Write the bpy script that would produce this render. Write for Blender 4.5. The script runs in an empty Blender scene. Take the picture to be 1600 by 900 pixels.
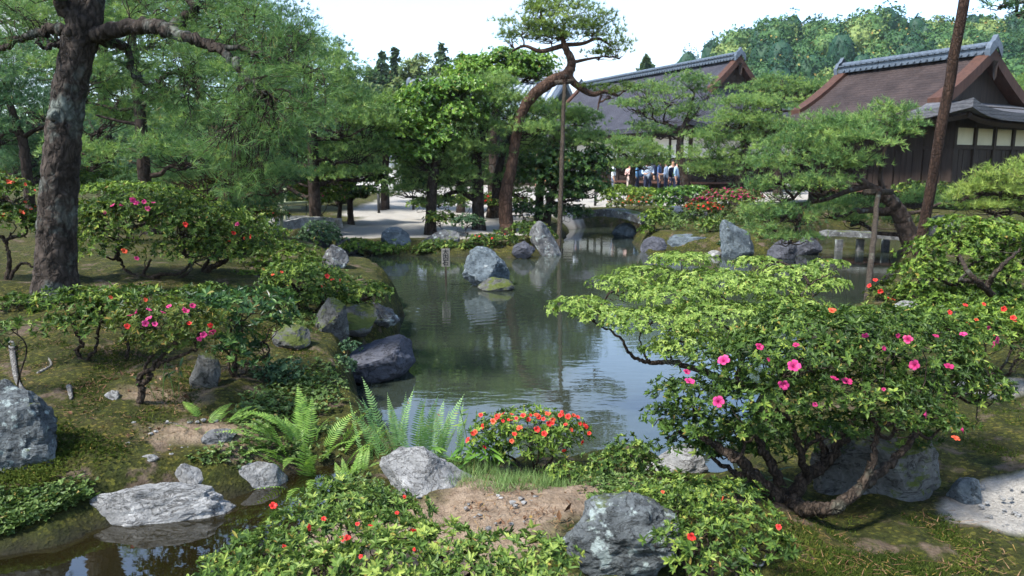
import bpy, bmesh, math, random
import numpy as np
from mathutils import Vector, Matrix, noise as mnoise

random.seed(11)
RNG = np.random.default_rng(11)
SC = bpy.context.scene
COL = SC.collection

# ------------------------------------------------------------------ camera, sky, sun, exposure
CAM = np.array([0.0, 0.0, 1.65])
F_PX = 1155.0
PITCH = math.radians(9.2)
SP, CP = math.sin(PITCH), math.cos(PITCH)
cam_data = bpy.data.cameras.new('camera')
cam_data.sensor_width = 36.0
cam_data.lens = 36.0 * F_PX / 1600.0
cam_data.clip_start = 0.05
cam_data.clip_end = 3000
cam_data.dof.use_dof = True
cam_data.dof.focus_distance = 5.0
cam_data.dof.aperture_fstop = 5.6
cam = bpy.data.objects.new('camera', cam_data)
cam.location = CAM
cam.rotation_euler = (math.pi / 2 - PITCH, 0, 0)
COL.objects.link(cam)
SC.camera = cam

SUN_V = np.array([-0.46, -0.34, 0.82]); SUN_V /= np.linalg.norm(SUN_V)
world = bpy.data.worlds.new('World'); SC.world = world; world.use_nodes = True
wt = world.node_tree; wt.nodes.clear()
w_out = wt.nodes.new('ShaderNodeOutputWorld')
w_bg = wt.nodes.new('ShaderNodeBackground'); w_bg.inputs['Strength'].default_value = 0.15
w_sky = wt.nodes.new('ShaderNodeTexSky'); w_sky.sky_type = 'NISHITA'; w_sky.sun_disc = False
w_sky.sun_elevation = math.asin(SUN_V[2]); w_sky.sun_rotation = math.atan2(SUN_V[0], SUN_V[1])
w_sky.air_density = 0.9; w_sky.dust_density = 0.35; w_sky.ozone_density = 1.3
w_tc = wt.nodes.new('ShaderNodeTexCoord')
w_map = wt.nodes.new('ShaderNodeMapping'); w_map.inputs['Scale'].default_value = (1.3, 1.3, 2.6)
w_map.inputs['Location'].default_value = (0.4, 0.2, 0.1)
w_n = wt.nodes.new('ShaderNodeTexNoise'); w_n.inputs['Scale'].default_value = 1.5
w_n.inputs['Detail'].default_value = 6; w_n.inputs['Roughness'].default_value = 0.52
w_r = wt.nodes.new('ShaderNodeValToRGB')
w_r.color_ramp.elements[0].position = 0.43; w_r.color_ramp.elements[0].color = (0, 0, 0, 1)
w_r.color_ramp.elements[1].position = 0.66; w_r.color_ramp.elements[1].color = (1, 1, 1, 1)
w_mix = wt.nodes.new('ShaderNodeMix'); w_mix.data_type = 'RGBA'
w_mix.inputs[7].default_value = (2.35, 2.6, 2.8, 1)
wt.links.new(w_tc.outputs['Generated'], w_map.inputs['Vector'])
wt.links.new(w_map.outputs[0], w_n.inputs['Vector'])
wt.links.new(w_n.outputs['Fac'], w_r.inputs['Fac'])
w_sep = wt.nodes.new('ShaderNodeSeparateXYZ'); wt.links.new(w_tc.outputs['Generated'], w_sep.inputs[0])
w_el = wt.nodes.new('ShaderNodeMapRange'); w_el.interpolation_type = 'SMOOTHSTEP'      # the cloud bank thins out overhead
for _i, _v in ((1, .16), (2, .55), (3, 1.0), (4, .22)): w_el.inputs[_i].default_value = _v
wt.links.new(w_sep.outputs['Z'], w_el.inputs[0])
w_mul = wt.nodes.new('ShaderNodeMath'); w_mul.operation = 'MULTIPLY'
wt.links.new(w_r.outputs['Color'], w_mul.inputs[0]); wt.links.new(w_el.outputs[0], w_mul.inputs[1])
wt.links.new(w_mul.outputs[0], w_mix.inputs[0])
wt.links.new(w_sky.outputs['Color'], w_mix.inputs[6])
wt.links.new(w_mix.outputs[2], w_bg.inputs['Color'])
wt.links.new(w_bg.outputs[0], w_out.inputs['Surface'])

sun_data = bpy.data.lights.new('sun', 'SUN'); sun_data.energy = 3.4; sun_data.angle = math.radians(8.0)
sun_data.color = (1.0, 0.97, 0.92)
sun = bpy.data.objects.new('sun', sun_data); COL.objects.link(sun)
sun.rotation_euler = Vector(SUN_V.tolist()).to_track_quat('Z', 'Y').to_euler()
sun.location = (-20, -8, 40)

SC.view_settings.view_transform = 'Standard'; SC.view_settings.look = 'None'
SC.view_settings.exposure = 1.56; SC.view_settings.gamma = 1.0
SC.view_settings.use_curve_mapping = False
SC.render.engine = 'CYCLES'
SC.cycles.max_bounces = 6; SC.cycles.diffuse_bounces = 3; SC.cycles.glossy_bounces = 3
SC.cycles.transmission_bounces = 3; SC.cycles.transparent_max_bounces = 4
SC.cycles.use_denoising = True
SC.cycles.use_adaptive_sampling = True; SC.cycles.adaptive_threshold = 0.02
SC.cycles.volume_bounces = 0

# ------------------------------------------------------------------ pixel <-> world helpers
def ray(px, py):
    cx = (px - 800.0) / F_PX; cy = (450.0 - py) / F_PX
    return np.array([cx, CP + cy * SP, cy * CP - SP])
def at(px, py, y):
    d = ray(px, py); return CAM + d * (y / d[1])
def flat(px, py, z):
    d = ray(px, py); return CAM + d * ((z - CAM[2]) / d[2])
def scale_at(px, py, y):
    return (y / ray(px, py)[1]) / F_PX          # metres per photo pixel

# ------------------------------------------------------------------ mesh helpers
def build_mesh(name, V, faces, tint=None, smooth=False, col=None, mats_idx=None):
    V = np.asarray(V, dtype=np.float32)
    me = bpy.data.meshes.new(name)
    faces = [np.asarray(f, dtype=np.int32) for f in faces if len(f)]
    nl = sum(f.size for f in faces); nf = sum(len(f) for f in faces)
    me.vertices.add(len(V)); me.vertices.foreach_set('co', V.ravel())
    me.loops.add(nl); me.polygons.add(nf)
    vi = np.concatenate([f.ravel() for f in faces])
    tot = np.concatenate([np.full(len(f), f.shape[1], np.int32) for f in faces])
    st = np.concatenate([[0], np.cumsum(tot)[:-1]]).astype(np.int32)
    me.loops.foreach_set('vertex_index', vi)
    me.polygons.foreach_set('loop_start', st)
    if mats_idx is not None:
        me.polygons.foreach_set('material_index', np.asarray(mats_idx, np.int32))
    me.polygons.foreach_set('use_smooth', np.full(nf, smooth, dtype=bool))
    me.update(calc_edges=True)
    if tint is not None:
        a = me.attributes.new('tint', 'FLOAT', 'POINT')
        a.data.foreach_set('value', np.asarray(tint, np.float32))
    if col is not None:
        c = np.asarray(col, np.float32)
        if c.shape[1] == 3: c = np.concatenate([c, np.ones((len(c), 1), np.float32)], 1)
        a = me.attributes.new('col', 'FLOAT_COLOR', 'POINT')
        a.data.foreach_set('color', c.ravel())
    return me

def link(name, data, mat=None, parent=None):
    o = bpy.data.objects.new(name, data); COL.objects.link(o)
    if data is not None and mat is not None:
        for m in (mat if isinstance(mat, (list, tuple)) else [mat]): data.materials.append(m)
    if parent is not None: o.parent = parent
    return o
def tag(o, label=None, cat=None, group=None, kind=None):
    if label: o['label'] = label
    if cat: o['category'] = cat
    if group: o['group'] = group
    if kind: o['kind'] = kind
    return o
def empty(name, loc, label, cat, group=None):
    o = link(name, None); o.location = [float(c) for c in loc]
    o.empty_display_size = 0.2
    return tag(o, label, cat, group)

class MB:
    def __init__(s): s.V = []; s.F = {3: [], 4: []}; s.T = []; s.n = 0
    def add(s, V, F, t=0.5):
        V = np.asarray(V, float); F = np.asarray(F, int)
        s.V.append(V); s.F[F.shape[1]].append(F + s.n)
        s.T.append(np.broadcast_to(np.asarray(t, float), (len(V),)).copy()); s.n += len(V)
    def box(s, lo, hi, t=0.5):
        x0, y0, z0 = lo; x1, y1, z1 = hi
        V = [(x0,y0,z0),(x1,y0,z0),(x1,y1,z0),(x0,y1,z0),(x0,y0,z1),(x1,y0,z1),(x1,y1,z1),(x0,y1,z1)]
        s.add(V, [(0,3,2,1),(4,5,6,7),(0,1,5,4),(1,2,6,5),(2,3,7,6),(3,0,4,7)], t)
    def tube(s, pts, rad, sides=6, t=0.5, cap=True):
        pts = np.asarray(pts, float); n = len(pts)
        rad = np.broadcast_to(np.asarray(rad, float), (n,))
        T = np.gradient(pts, axis=0); T /= np.linalg.norm(T, axis=1, keepdims=True) + 1e-9
        up = np.array([0.0, 0, 1]) if abs(T[0][2]) < 0.9 else np.array([1.0, 0, 0])
        a = np.cross(T[0], up); a /= np.linalg.norm(a)
        ang = np.arange(sides) * 2 * math.pi / sides
        V = np.zeros((n, sides, 3))
        for i in range(n):
            a = a - T[i] * np.dot(a, T[i]); a /= np.linalg.norm(a) + 1e-9
            b = np.cross(T[i], a)
            V[i] = pts[i] + rad[i] * (np.cos(ang)[:, None] * a + np.sin(ang)[:, None] * b)
        i = np.arange(n - 1)[:, None] * sides; j = np.arange(sides)[None]; k = (j + 1) % sides
        Q = np.stack([i + j, i + k, i + sides + k, i + sides + j], -1).reshape(-1, 4)
        base = s.n
        s.add(V.reshape(-1, 3), Q, t)
        if cap:
            for r0 in (0, (n - 1) * sides):
                c = V[0].mean(0) if r0 == 0 else V[-1].mean(0)
                s.add([c], np.zeros((0, 3), int), t)
                ci = s.n - 1
                tri = [(ci, base + r0 + (q + 1) % sides, base + r0 + q) if r0 == 0 else (ci, base + r0 + q, base + r0 + (q + 1) % sides) for q in range(sides)]
                s.F[3].append(np.array(tri))
    def mesh(s, name, smooth=False, tint=True):
        V = np.concatenate(s.V); fs = []
        for k in (3, 4):
            f = [q for q in s.F[k] if len(q)]
            if f: fs.append(np.concatenate(f))
        return build_mesh(name, V, fs, np.concatenate(s.T) if tint else None, smooth)
    def obj(s, name, mat, parent=None, smooth=False):
        return link(name, s.mesh(name, smooth), mat, parent)

def norm(a): return a / (np.linalg.norm(a, axis=-1, keepdims=True) + 1e-9)
def basis(A):
    ref = np.where(np.abs(A[:, 2:3]) < 0.9, np.array([[0, 0, 1.0]]), np.array([[1.0, 0, 0]]))
    e1 = norm(np.cross(A, ref)); e2 = np.cross(A, e1); return e1, e2

def bez(pts, n):
    """smooth Catmull-Rom through points"""
    P = np.asarray(pts, float); m = len(P)
    Q = np.vstack([2 * P[0] - P[1], P, 2 * P[-1] - P[-2]])
    out = []
    for u in np.linspace(0, m - 1 - 1e-6, n):
        i = int(u); f = u - i; a, b, c, d = Q[i], Q[i + 1], Q[i + 2], Q[i + 3]
        out.append(0.5 * (2 * b + (c - a) * f + (2 * a - 5 * b + 4 * c - d) * f * f + (3 * b - a - 3 * c + d) * f ** 3))
    return np.array(out)

def rosettes(mb, P, A, k, L, W, tilt, tint, jit=0.12, hi=False, droop=0.15):
    """k leaves fanned round axis A at every point P"""
    n = len(P)
    if n == 0: return
    e1, e2 = basis(A); r = np.repeat(np.arange(n), k); m = len(r)
    phi = np.tile(np.arange(k) * 2 * math.pi / k, n) + np.repeat(RNG.uniform(0, 6.28, n), k) + RNG.normal(0, .25, m)
    t = RNG.uniform(tilt[0], tilt[1], m)
    rad = np.cos(phi)[:, None] * e1[r] + np.sin(phi)[:, None] * e2[r]
    D = A[r] * np.cos(t)[:, None] + rad * np.sin(t)[:, None]
    N = A[r] * np.sin(t)[:, None] - rad * np.cos(t)[:, None]
    S = np.cross(D, N)
    sz = np.repeat(RNG.uniform(.7, 1.2, n), k); l = (L * sz * RNG.uniform(.55, 1.2, m))[:, None]; w = (W * sz * RNG.uniform(.7, 1.2, m))[:, None] * .5
    B = P[r]; ti = np.where(RNG.random(m) < .02, RNG.uniform(.95, 1, m), np.clip(np.repeat(tint, k) + RNG.normal(0, jit, m), 0, .9))
    tip = B + D * l - N * l * droop
    if hi:
        a = B + D * l * .33; b = B + D * l * .7 - N * l * droop * .3
        V = np.stack([B, a + S * w * .85 + N * w * .25, b + S * w * .8 + N * w * .25, tip, b - S * w * .8 + N * w * .25, a - S * w * .85 + N * w * .25], 1).reshape(-1, 3)
        i = np.arange(m)[:, None] * 6
        mb.add(V, np.concatenate([i + [0, 1, 3], i + [1, 2, 3], i + [0, 3, 5], i + [3, 4, 5]]), np.repeat(ti, 6))
    else:
        c = B + D * l * .5 + N * w * .3
        V = np.stack([B, c + S * w, tip, c - S * w], 1).reshape(-1, 3)
        i = np.arange(m)[:, None] * 4
        mb.add(V, np.concatenate([i + [0, 1, 2], i + [0, 2, 3]]), np.repeat(ti, 4))

def tufts(mb, P, A, k, L, W, spread, tint, jit=.1):
    """k needles fanned round axis A at every point P, one sliver each"""
    n = len(P)
    if n == 0: return
    e1, e2 = basis(A); r = np.repeat(np.arange(n), k); m = len(r)
    phi = RNG.uniform(0, 6.28, m); t = spread * np.sqrt(RNG.uniform(0.02, 1, m))
    rad = np.cos(phi)[:, None] * e1[r] + np.sin(phi)[:, None] * e2[r]
    D = A[r] * np.cos(t)[:, None] + rad * np.sin(t)[:, None]
    S = norm(np.cross(D, RNG.normal(0, 1, (m, 3))))
    l = (L * RNG.uniform(.7, 1.15, m))[:, None]
    B = P[r] - A[r] * (L * RNG.uniform(0, .35, m))[:, None]
    ti = np.where(RNG.random(m) < .02, RNG.uniform(.95, 1, m), np.clip(np.repeat(tint, k) + RNG.normal(0, jit, m), 0, .9))
    V = np.stack([B + S * W * .5, B - S * W * .5, B + D * l], 1).reshape(-1, 3)
    mb.add(V, np.arange(m * 3).reshape(-1, 3), np.repeat(ti, 3))

def icos(sub, _c={}):
    if sub not in _c:
        bm = bmesh.new(); bmesh.ops.create_icosphere(bm, subdivisions=sub, radius=1)
        _c[sub] = (np.array([v.co[:] for v in bm.verts]), np.array([[v.index for v in f.verts] for f in bm.faces])); bm.free()
    return _c[sub]
def fnoise(P, scale, seed=0.0, octv=4):
    off = Vector((seed * 3.17, seed * 1.71, seed * 2.3))
    return np.array([mnoise.fractal(Vector(p) * scale + off, 1.0, 2.0, octv) for p in P.tolist()])

# ------------------------------------------------------------------ materials
def nt(name):
    m = bpy.data.materials.new(name); m.use_nodes = True; t = m.node_tree; t.nodes.clear()
    o = t.nodes.new('ShaderNodeOutputMaterial'); return m, t, o
def ramp(t, stops, fac):
    r = t.nodes.new('ShaderNodeValToRGB'); e = r.color_ramp.elements
    while len(e) < len(stops): e.new(0.5)
    for q, (p, c) in zip(e, stops): q.position = p; q.color = (*c, 1)
    t.links.new(fac, r.inputs['Fac']); return r.outputs['Color']
def noise_node(t, scale, detail=5, rough=.55, coord='Object', sc=(1, 1, 1), dist=0):
    tc = t.nodes.new('ShaderNodeTexCoord'); mp = t.nodes.new('ShaderNodeMapping'); mp.inputs['Scale'].default_value = sc
    n = t.nodes.new('ShaderNodeTexNoise'); n.inputs['Scale'].default_value = scale
    n.inputs['Detail'].default_value = detail; n.inputs['Roughness'].default_value = rough; n.inputs['Distortion'].default_value = dist
    t.links.new(tc.outputs[coord], mp.inputs['Vector']); t.links.new(mp.outputs[0], n.inputs['Vector']); return n.outputs['Fac']
def mixc(t, a, b, fac, mode='MIX'):
    m = t.nodes.new('ShaderNodeMix'); m.data_type = 'RGBA'; m.blend_type = mode
    for sock, v in ((m.inputs[0], fac), (m.inputs[6], a), (m.inputs[7], b)):
        if isinstance(v, (int, float)): sock.default_value = v
        elif isinstance(v, tuple): sock.default_value = (*v, 1)
        else: t.links.new(v, sock)
    return m.outputs[2]
def bump(t, h, strength, dist, base=None):
    b = t.nodes.new('ShaderNodeBump'); b.inputs['Strength'].default_value = strength; b.inputs['Distance'].default_value = dist
    t.links.new(h, b.inputs['Height'])
    if base is not None: t.links.new(base, b.inputs['Normal'])
    return b.outputs[0]
def principled(t, o, color, rough=.7, spec=.3, nrm=None):
    p = t.nodes.new('ShaderNodeBsdfPrincipled'); p.inputs['Roughness'].default_value = rough
    p.inputs['Specular IOR Level'].default_value = spec
    if isinstance(color, tuple): p.inputs['Base Color'].default_value = (*color, 1)
    else: t.links.new(color, p.inputs['Base Color'])
    if nrm is not None: t.links.new(nrm, p.inputs['Normal'])
    t.links.new(p.outputs[0], o.inputs['Surface']); return p
def attr(t, name, out='Fac'):
    a = t.nodes.new('ShaderNodeAttribute'); a.attribute_name = name; return a.outputs[out]

def leaf_mat(name, dark, mid, light, rough=.5, spec=.22, trans=.30):
    m, t, o = nt(name)
    c = ramp(t, [(0.05, dark), (0.5, mid), (0.90, light), (1.0, (.26, .17, .045))], attr(t, 'tint'))
    p = principled(t, o, c, rough, spec)
    tr = t.nodes.new('ShaderNodeBsdfTranslucent'); t.links.new(mixc(t, c, (1.0, 1.0, .35), .5, 'MULTIPLY'), tr.inputs['Color'])
    mx = t.nodes.new('ShaderNodeMixShader'); mx.inputs[0].default_value = trans
    t.links.new(p.outputs[0], mx.inputs[1]); t.links.new(tr.outputs[0], mx.inputs[2]); t.links.new(mx.outputs[0], o.inputs['Surface'])
    return m

def plain_mat(name, color, rough=.6, spec=.3, var=.25, scale=6, bmp=0.0, sc=(1, 1, 1)):
    m, t, o = nt(name); f = noise_node(t, scale, 6, .6, sc=sc)
    a = tuple(c * (1 - var) for c in color); b = tuple(min(1, c * (1 + var)) for c in color)
    principled(t, o, ramp(t, [(.3, a), (.7, b)], f), rough, spec, bump(t, f, bmp, .02) if bmp else None); return m

def bark_mat(name, c1, c2, lichen=(.16, .18, .15), lich=.5, sc=9, stretch=.35):
    m, t, o = nt(name)
    f = noise_node(t, sc, 8, .65, sc=(1, 1, stretch)); g = noise_node(t, 3.2, 4, .6)
    tc = t.nodes.new('ShaderNodeTexCoord'); mp = t.nodes.new('ShaderNodeMapping'); mp.inputs['Scale'].default_value = (1, 1, .38)
    v = t.nodes.new('ShaderNodeTexVoronoi'); v.feature = 'DISTANCE_TO_EDGE'; v.inputs['Scale'].default_value = sc * 1.6
    wn = t.nodes.new('ShaderNodeTexNoise'); wn.inputs['Scale'].default_value = sc * .9; wn.inputs['Detail'].default_value = 4
    t.links.new(tc.outputs['Object'], wn.inputs['Vector'])
    vm = t.nodes.new('ShaderNodeVectorMath'); vm.operation = 'SCALE'; vm.inputs['Scale'].default_value = 1.1 / sc
    va = t.nodes.new('ShaderNodeVectorMath'); va.operation = 'ADD'
    t.links.new(wn.outputs['Color'], vm.inputs[0]); t.links.new(vm.outputs[0], va.inputs[0]); t.links.new(tc.outputs['Object'], va.inputs[1])
    t.links.new(va.outputs[0], mp.inputs['Vector']); t.links.new(mp.outputs[0], v.inputs['Vector'])
    c = ramp(t, [(.3, c1), (.7, c2)], f)
    lf = ramp(t, [(lich, (0, 0, 0)), (lich + .14, (1, 1, 1))], g)
    c = mixc(t, c, lichen, lf)
    crack = ramp(t, [(0.0, (.45, .45, .45)), (.22, (1, 1, 1))], v.outputs['Distance'])
    c = mixc(t, c, crack, 1.0, 'MULTIPLY')
    n1 = bump(t, crack, .8, .02); n2 = bump(t, f, .6, .012, n1)
    principled(t, o, c, .9, .15, n2); return m

def rock_mat(name, c1, c2, lichen=(.34, .38, .36), moss=(.042, .052, .012), lich=.58, mossy=.72, sc=4.0):
    m, t, o = nt(name)
    f = noise_node(t, sc, 10, .68, dist=.6); g = noise_node(t, sc * 2.3, 6, .6); h = noise_node(t, sc * .55, 6, .7)
    fine = noise_node(t, sc * 14, 5, .7)
    c = ramp(t, [(.32, c1), (.5, tuple((a + b) / 2 for a, b in zip(c1, c2))), (.66, c2)], f)
    c = mixc(t, c, ramp(t, [(.3, (.55, .55, .55)), (.65, (1.15, 1.15, 1.15))], fine), .7, 'MULTIPLY')
    rn = noise_node(t, sc * 1.1, 5, .6, sc=(1, 1, 2.2), dist=1.2); ab = t.nodes.new('ShaderNodeMath'); ab.operation = 'SUBTRACT'; ab.inputs[1].default_value = .5
    ab2 = t.nodes.new('ShaderNodeMath'); ab2.operation = 'ABSOLUTE'; t.links.new(rn, ab.inputs[0]); t.links.new(ab.outputs[0], ab2.inputs[0])
    crk = ramp(t, [(0.0, (.35, .33, .31)), (.022, (1, 1, 1))], ab2.outputs[0]); c = mixc(t, c, crk, .85, 'MULTIPLY')
    c = mixc(t, c, lichen, ramp(t, [(lich, (0, 0, 0)), (lich + .06, (.8, .8, .8))], g))
    geo = t.nodes.new('ShaderNodeNewGeometry'); sx = t.nodes.new('ShaderNodeSeparateXYZ'); t.links.new(geo.outputs['Normal'], sx.inputs[0])
    ma = t.nodes.new('ShaderNodeMath'); ma.operation = 'MULTIPLY_ADD'; ma.inputs[1].default_value = .22
    t.links.new(sx.outputs['Z'], ma.inputs[0]); t.links.new(h, ma.inputs[2])
    mm = ramp(t, [(mossy, (0, 0, 0)), (mossy + .07, (1, 1, 1))], ma.outputs[0])
    c = mixc(t, c, mixc(t, moss, tuple(x * 2.1 for x in moss), fine), mm)
    n = bump(t, f, .7, .05); n = bump(t, crk, .6, .02, n); n = bump(t, fine, .7, .014, n)
    principled(t, o, c, .9, .2, n); return m

M = {}
M['azalea'] = leaf_mat('azalea_leaf', (0.020, 0.042, 0.009), (0.077, 0.140, 0.025), (0.260, 0.330, 0.057))
M['azalea_yellow'] = leaf_mat('azalea_yellow_leaf', (.030, .062, .012), (.115, .195, .028), (.29, .38, .06))
M['azalea_fresh'] = leaf_mat('azalea_fresh_leaf', (0.025, 0.055, 0.013), (0.109, 0.185, 0.036), (0.322, 0.390, 0.085))
M['azalea_red'] = leaf_mat('azalea_reddish_leaf', (.030, .042, .010), (.095, .145, .026), (.24, .21, .05))
M['glossy'] = leaf_mat('glossy_leaf', (0.012, 0.036, 0.011), (0.045, 0.105, 0.028), (0.149, 0.250, 0.067), .38, .35)
M['bluish'] = leaf_mat('bluish_leaf', (.02, .048, .025), (.06, .12, .055), (.16, .25, .12))
M['maple'] = leaf_mat('maple_leaf', (.06, .12, .018), (.17, .26, .050), (.36, .46, .11), .5, .25, .38)
M['fern'] = leaf_mat('fern_leaf', (.05, .11, .02), (.14, .27, .045), (.30, .44, .09), .5, .25, .4)
M['fern_pale'] = leaf_mat('pale_fern_leaf', (.06, .14, .045), (.17, .31, .10), (.30, .44, .18), .5, .25, .4)
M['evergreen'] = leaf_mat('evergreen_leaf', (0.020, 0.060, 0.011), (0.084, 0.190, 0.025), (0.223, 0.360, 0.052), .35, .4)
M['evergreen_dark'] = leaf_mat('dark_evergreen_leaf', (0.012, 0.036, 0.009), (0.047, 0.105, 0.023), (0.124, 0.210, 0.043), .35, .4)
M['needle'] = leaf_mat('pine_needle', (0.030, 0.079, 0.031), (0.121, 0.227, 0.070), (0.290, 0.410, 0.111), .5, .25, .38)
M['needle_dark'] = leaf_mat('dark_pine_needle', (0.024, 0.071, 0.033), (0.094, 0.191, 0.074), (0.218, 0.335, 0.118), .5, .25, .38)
M['needle_yellow'] = leaf_mat('yellow_pine_needle', (0.050, 0.094, 0.022), (0.176, 0.263, 0.057), (0.338, 0.429, 0.104), .5, .25, .38)
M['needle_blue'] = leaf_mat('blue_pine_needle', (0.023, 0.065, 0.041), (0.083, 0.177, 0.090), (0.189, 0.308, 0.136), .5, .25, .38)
M['cedar'] = leaf_mat('cedar_spray', (.020, .050, .030), (.052, .100, .050), (.12, .18, .075), .6, .2, .15)
M['bamboo_leaf'] = leaf_mat('bamboo_leaf', (.05, .08, .03), (.11, .165, .05), (.22, .27, .10), .5, .25, .3)
M['hill_leaf'] = leaf_mat('hill_leaf', (.014, .050, .026), (.064, .140, .040), (.25, .30, .09), .6, .2, .15)
M['moss_tuft'] = leaf_mat('moss_tuft', (.022, .038, .006), (.055, .080, .012), (.12, .145, .025), .8, .1, .2)
M['cover'] = leaf_mat('ground_cover_leaf', (.03, .06, .015), (.085, .145, .03), (.2, .27, .08), .5, .3)
M['grass'] = leaf_mat('grass_blade', (.05, .09, .025), (.13, .22, .06), (.27, .38, .14), .5, .25)
M['dead'] = leaf_mat('dead_leaf', (.05, .025, .012), (.12, .06, .03), (.25, .15, .08), .7, .2, .1)
M['bark'] = bark_mat('pine_bark', (.018, .014, .011), (.078, .060, .048), (.13, .145, .125), .52, 11)
M['bark_far'] = bark_mat('far_pine_bark', (.02, .014, .011), (.075, .054, .042), (.11, .12, .11), .6, 7)
M['bark_red'] = bark_mat('red_pine_bark', (.035, .020, .013), (.12, .07, .048), (.10, .10, .085), .64, 8)
M['stem'] = bark_mat('azalea_stem', (.025, .018, .013), (.085, .062, .045), (.12, .135, .10), .58, 26)
M['stem_grey'] = bark_mat('grey_stem', (.10, .095, .085), (.26, .245, .22), (.2, .2, .18), .6, 26)
M['pole'] = bark_mat('weathered_pole', (.030, .024, .017), (.085, .066, .048), (.16, .17, .13), .62, 14, .12)
M['pole_dark'] = bark_mat('dark_timber_pole', (.018, .011, .008), (.075, .044, .030), (.09, .075, .06), .66, 16, .08)
M['rock'] = rock_mat('grey_rock', (.050, .052, .055), (.185, .185, .18))
M['rock_pale'] = rock_mat('pale_rock', (.13, .13, .125), (.34, .335, .32), (.42, .42, .40), lich=.64, mossy=.80, sc=6)
M['rock_blue'] = rock_mat('blue_rock', (.035, .048, .058), (.15, .18, .195), (.28, .30, .29), lich=.62, mossy=.76, sc=5)
M['rock_dark'] = rock_mat('dark_rock', (.040, .042, .052), (.105, .108, .125), (.2, .21, .2), lich=.68, mossy=.86, sc=3)
M['rock_moss'] = rock_mat('mossy_rock', (.05, .05, .045), (.15, .15, .14), (.2, .21, .18), lich=.62, mossy=.60, sc=4)
M['rock_lichen'] = rock_mat('lichened_rock', (.035, .040, .042), (.15, .165, .165), (.30, .35, .33), lich=.56, mossy=.72, sc=6)

def petal_mat(name, c1, c2):
    m, t, o = nt(name); c = ramp(t, [(0, c1), (1, c2)], attr(t, 'tint'))
    p = principled(t, o, c, .5, .25)
    tr = t.nodes.new('ShaderNodeBsdfTranslucent'); t.links.new(c, tr.inputs['Color'])
    mx = t.nodes.new('ShaderNodeMixShader'); mx.inputs[0].default_value = .3
    t.links.new(p.outputs[0], mx.inputs[1]); t.links.new(tr.outputs[0], mx.inputs[2]); t.links.new(mx.outputs[0], o.inputs['Surface']); return m
M['pink'] = petal_mat('pink_petal', (.34, .012, .085), (.62, .055, .22))
M['magenta'] = petal_mat('magenta_petal', (.26, .008, .055), (.48, .03, .14))
M['red'] = petal_mat('red_petal', (.50, .015, .02), (.75, .05, .035))
M['orange'] = petal_mat('orange_red_petal', (.45, .03, .015), (.70, .12, .05))

# ------------------------------------------------------------------ terrain
WATER_Z = -0.35
STREAM_Z = -0.18
def poly_px(pts, z=WATER_Z): return np.array([flat(px, py, z)[:2] for px, py in pts])
POND = poly_px([(565, 690), (640, 742), (780, 735), (900, 722), (1000, 722), (1060, 760), (1130, 785), (1175, 720), (1195, 650),
    (1290, 560), (1385, 490), (1408, 440), (1400, 402), (1425, 385), (1440, 372), (1400, 363), (1290, 366), (1255, 392), (1200, 402), (1150, 399), (1080, 397),
    (1010, 394), (992, 380), (1000, 358), (940, 352), (885, 358), (876, 380), (866, 396), (810, 404), (740, 402),
    (600, 398), (540, 392), (500, 392), (465, 386), (425, 366), (400, 372), (440, 392), (495, 402), (540, 432), (580, 452), (612, 476), (622, 520), (600, 560), (556, 588), (540, 615), (548, 655)])
STREAM = np.vstack([poly_px([(-250, 900), (0, 862), (80, 842), (140, 815), (240, 800), (350, 775), (400, 755), (450, 742), (560, 718), (566, 738), (540, 765), (500, 800), (440, 880)], STREAM_Z),
    np.array([[-0.75, 2.3], [-0.9, 1.2], [-2.2, 0.2], [-6, 0.5], [-7, 2.2]])])
def sdist(P, poly):
    """signed distance to polygon, negative inside"""
    x, y = P[:, 0], P[:, 1]; d = np.full(len(P), 1e9); ins = np.zeros(len(P), bool)
    for a, b in zip(poly, np.roll(poly, -1, 0)):
        e = b - a; w = P - a; h = np.clip((w @ e) / (e @ e), 0, 1)
        q = w - h[:, None] * e; d = np.minimum(d, np.hypot(q[:, 0], q[:, 1]))
        c = (a[1] > y) != (b[1] > y)
        with np.errstate(divide='ignore', invalid='ignore'):
            ins ^= c & (x < (b[0] - a[0]) * (y - a[1]) / (b[1] - a[1] + 1e-12) + a[0])
    return np.where(ins, -d, d)
CP_ = np.array([
    (0, 0, 0), (-3, -1, 0), (3, 0, 0), (0, 2.5, 0), (-4.3, 7, .42), (-3.5, 8.2, .42), (-2.7, 9, .36), (-2.6, 5, .22), (-2.2, 4.5, .12), (-1.5, 4.2, .0),
    (-6, 8, .55), (-6, 5, .35), (-3.6, 3.8, .05), (-8, 14, .6), (-5, 14, .4), (-3.5, 12, .25), (-1.6, 7.2, .12), (-2, 6, .18), (-1.3, 4.6, -.05), (-.6, 4.1, -.08), (0, 3.7, -.04), (.5, 4.3, -.2), (.9, 4.4, -.18), (.6, 3.9, -.07), (0, 4.35, -.2),
    (1.3, 3.45, .02), (2.3, 3.45, .0), (2.2, 4.6, .02), (4, 6, .1), (5, 9, .2), (8, 12, .25), (8, 16, .2), (6.8, 9, .3), (10, 8, .4),
    (-7, 19, .05), (-3, 20, -.06), (0, 20, -.06), (2, 21, -.02), (-1.5, 18.5, -.14), (-4, 18.5, -.12), (3, 24, .2), (6, 22, .25), (4, 21, .15), (10, 22, .35), (0, 35, .3), (10, 35, .35), (-15, 35, .4), (20, 30, .4),
    (0, 80, .5), (40, 80, .5), (-40, 80, .5), (-14, 20, .5), (16, 16, .4), (-10, 3, .3), (0, -15, .3), (-20, -10, .4), (20, -10, .4), (-2.4, 3.0, -.1), (5, 3, .05)], float)
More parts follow.
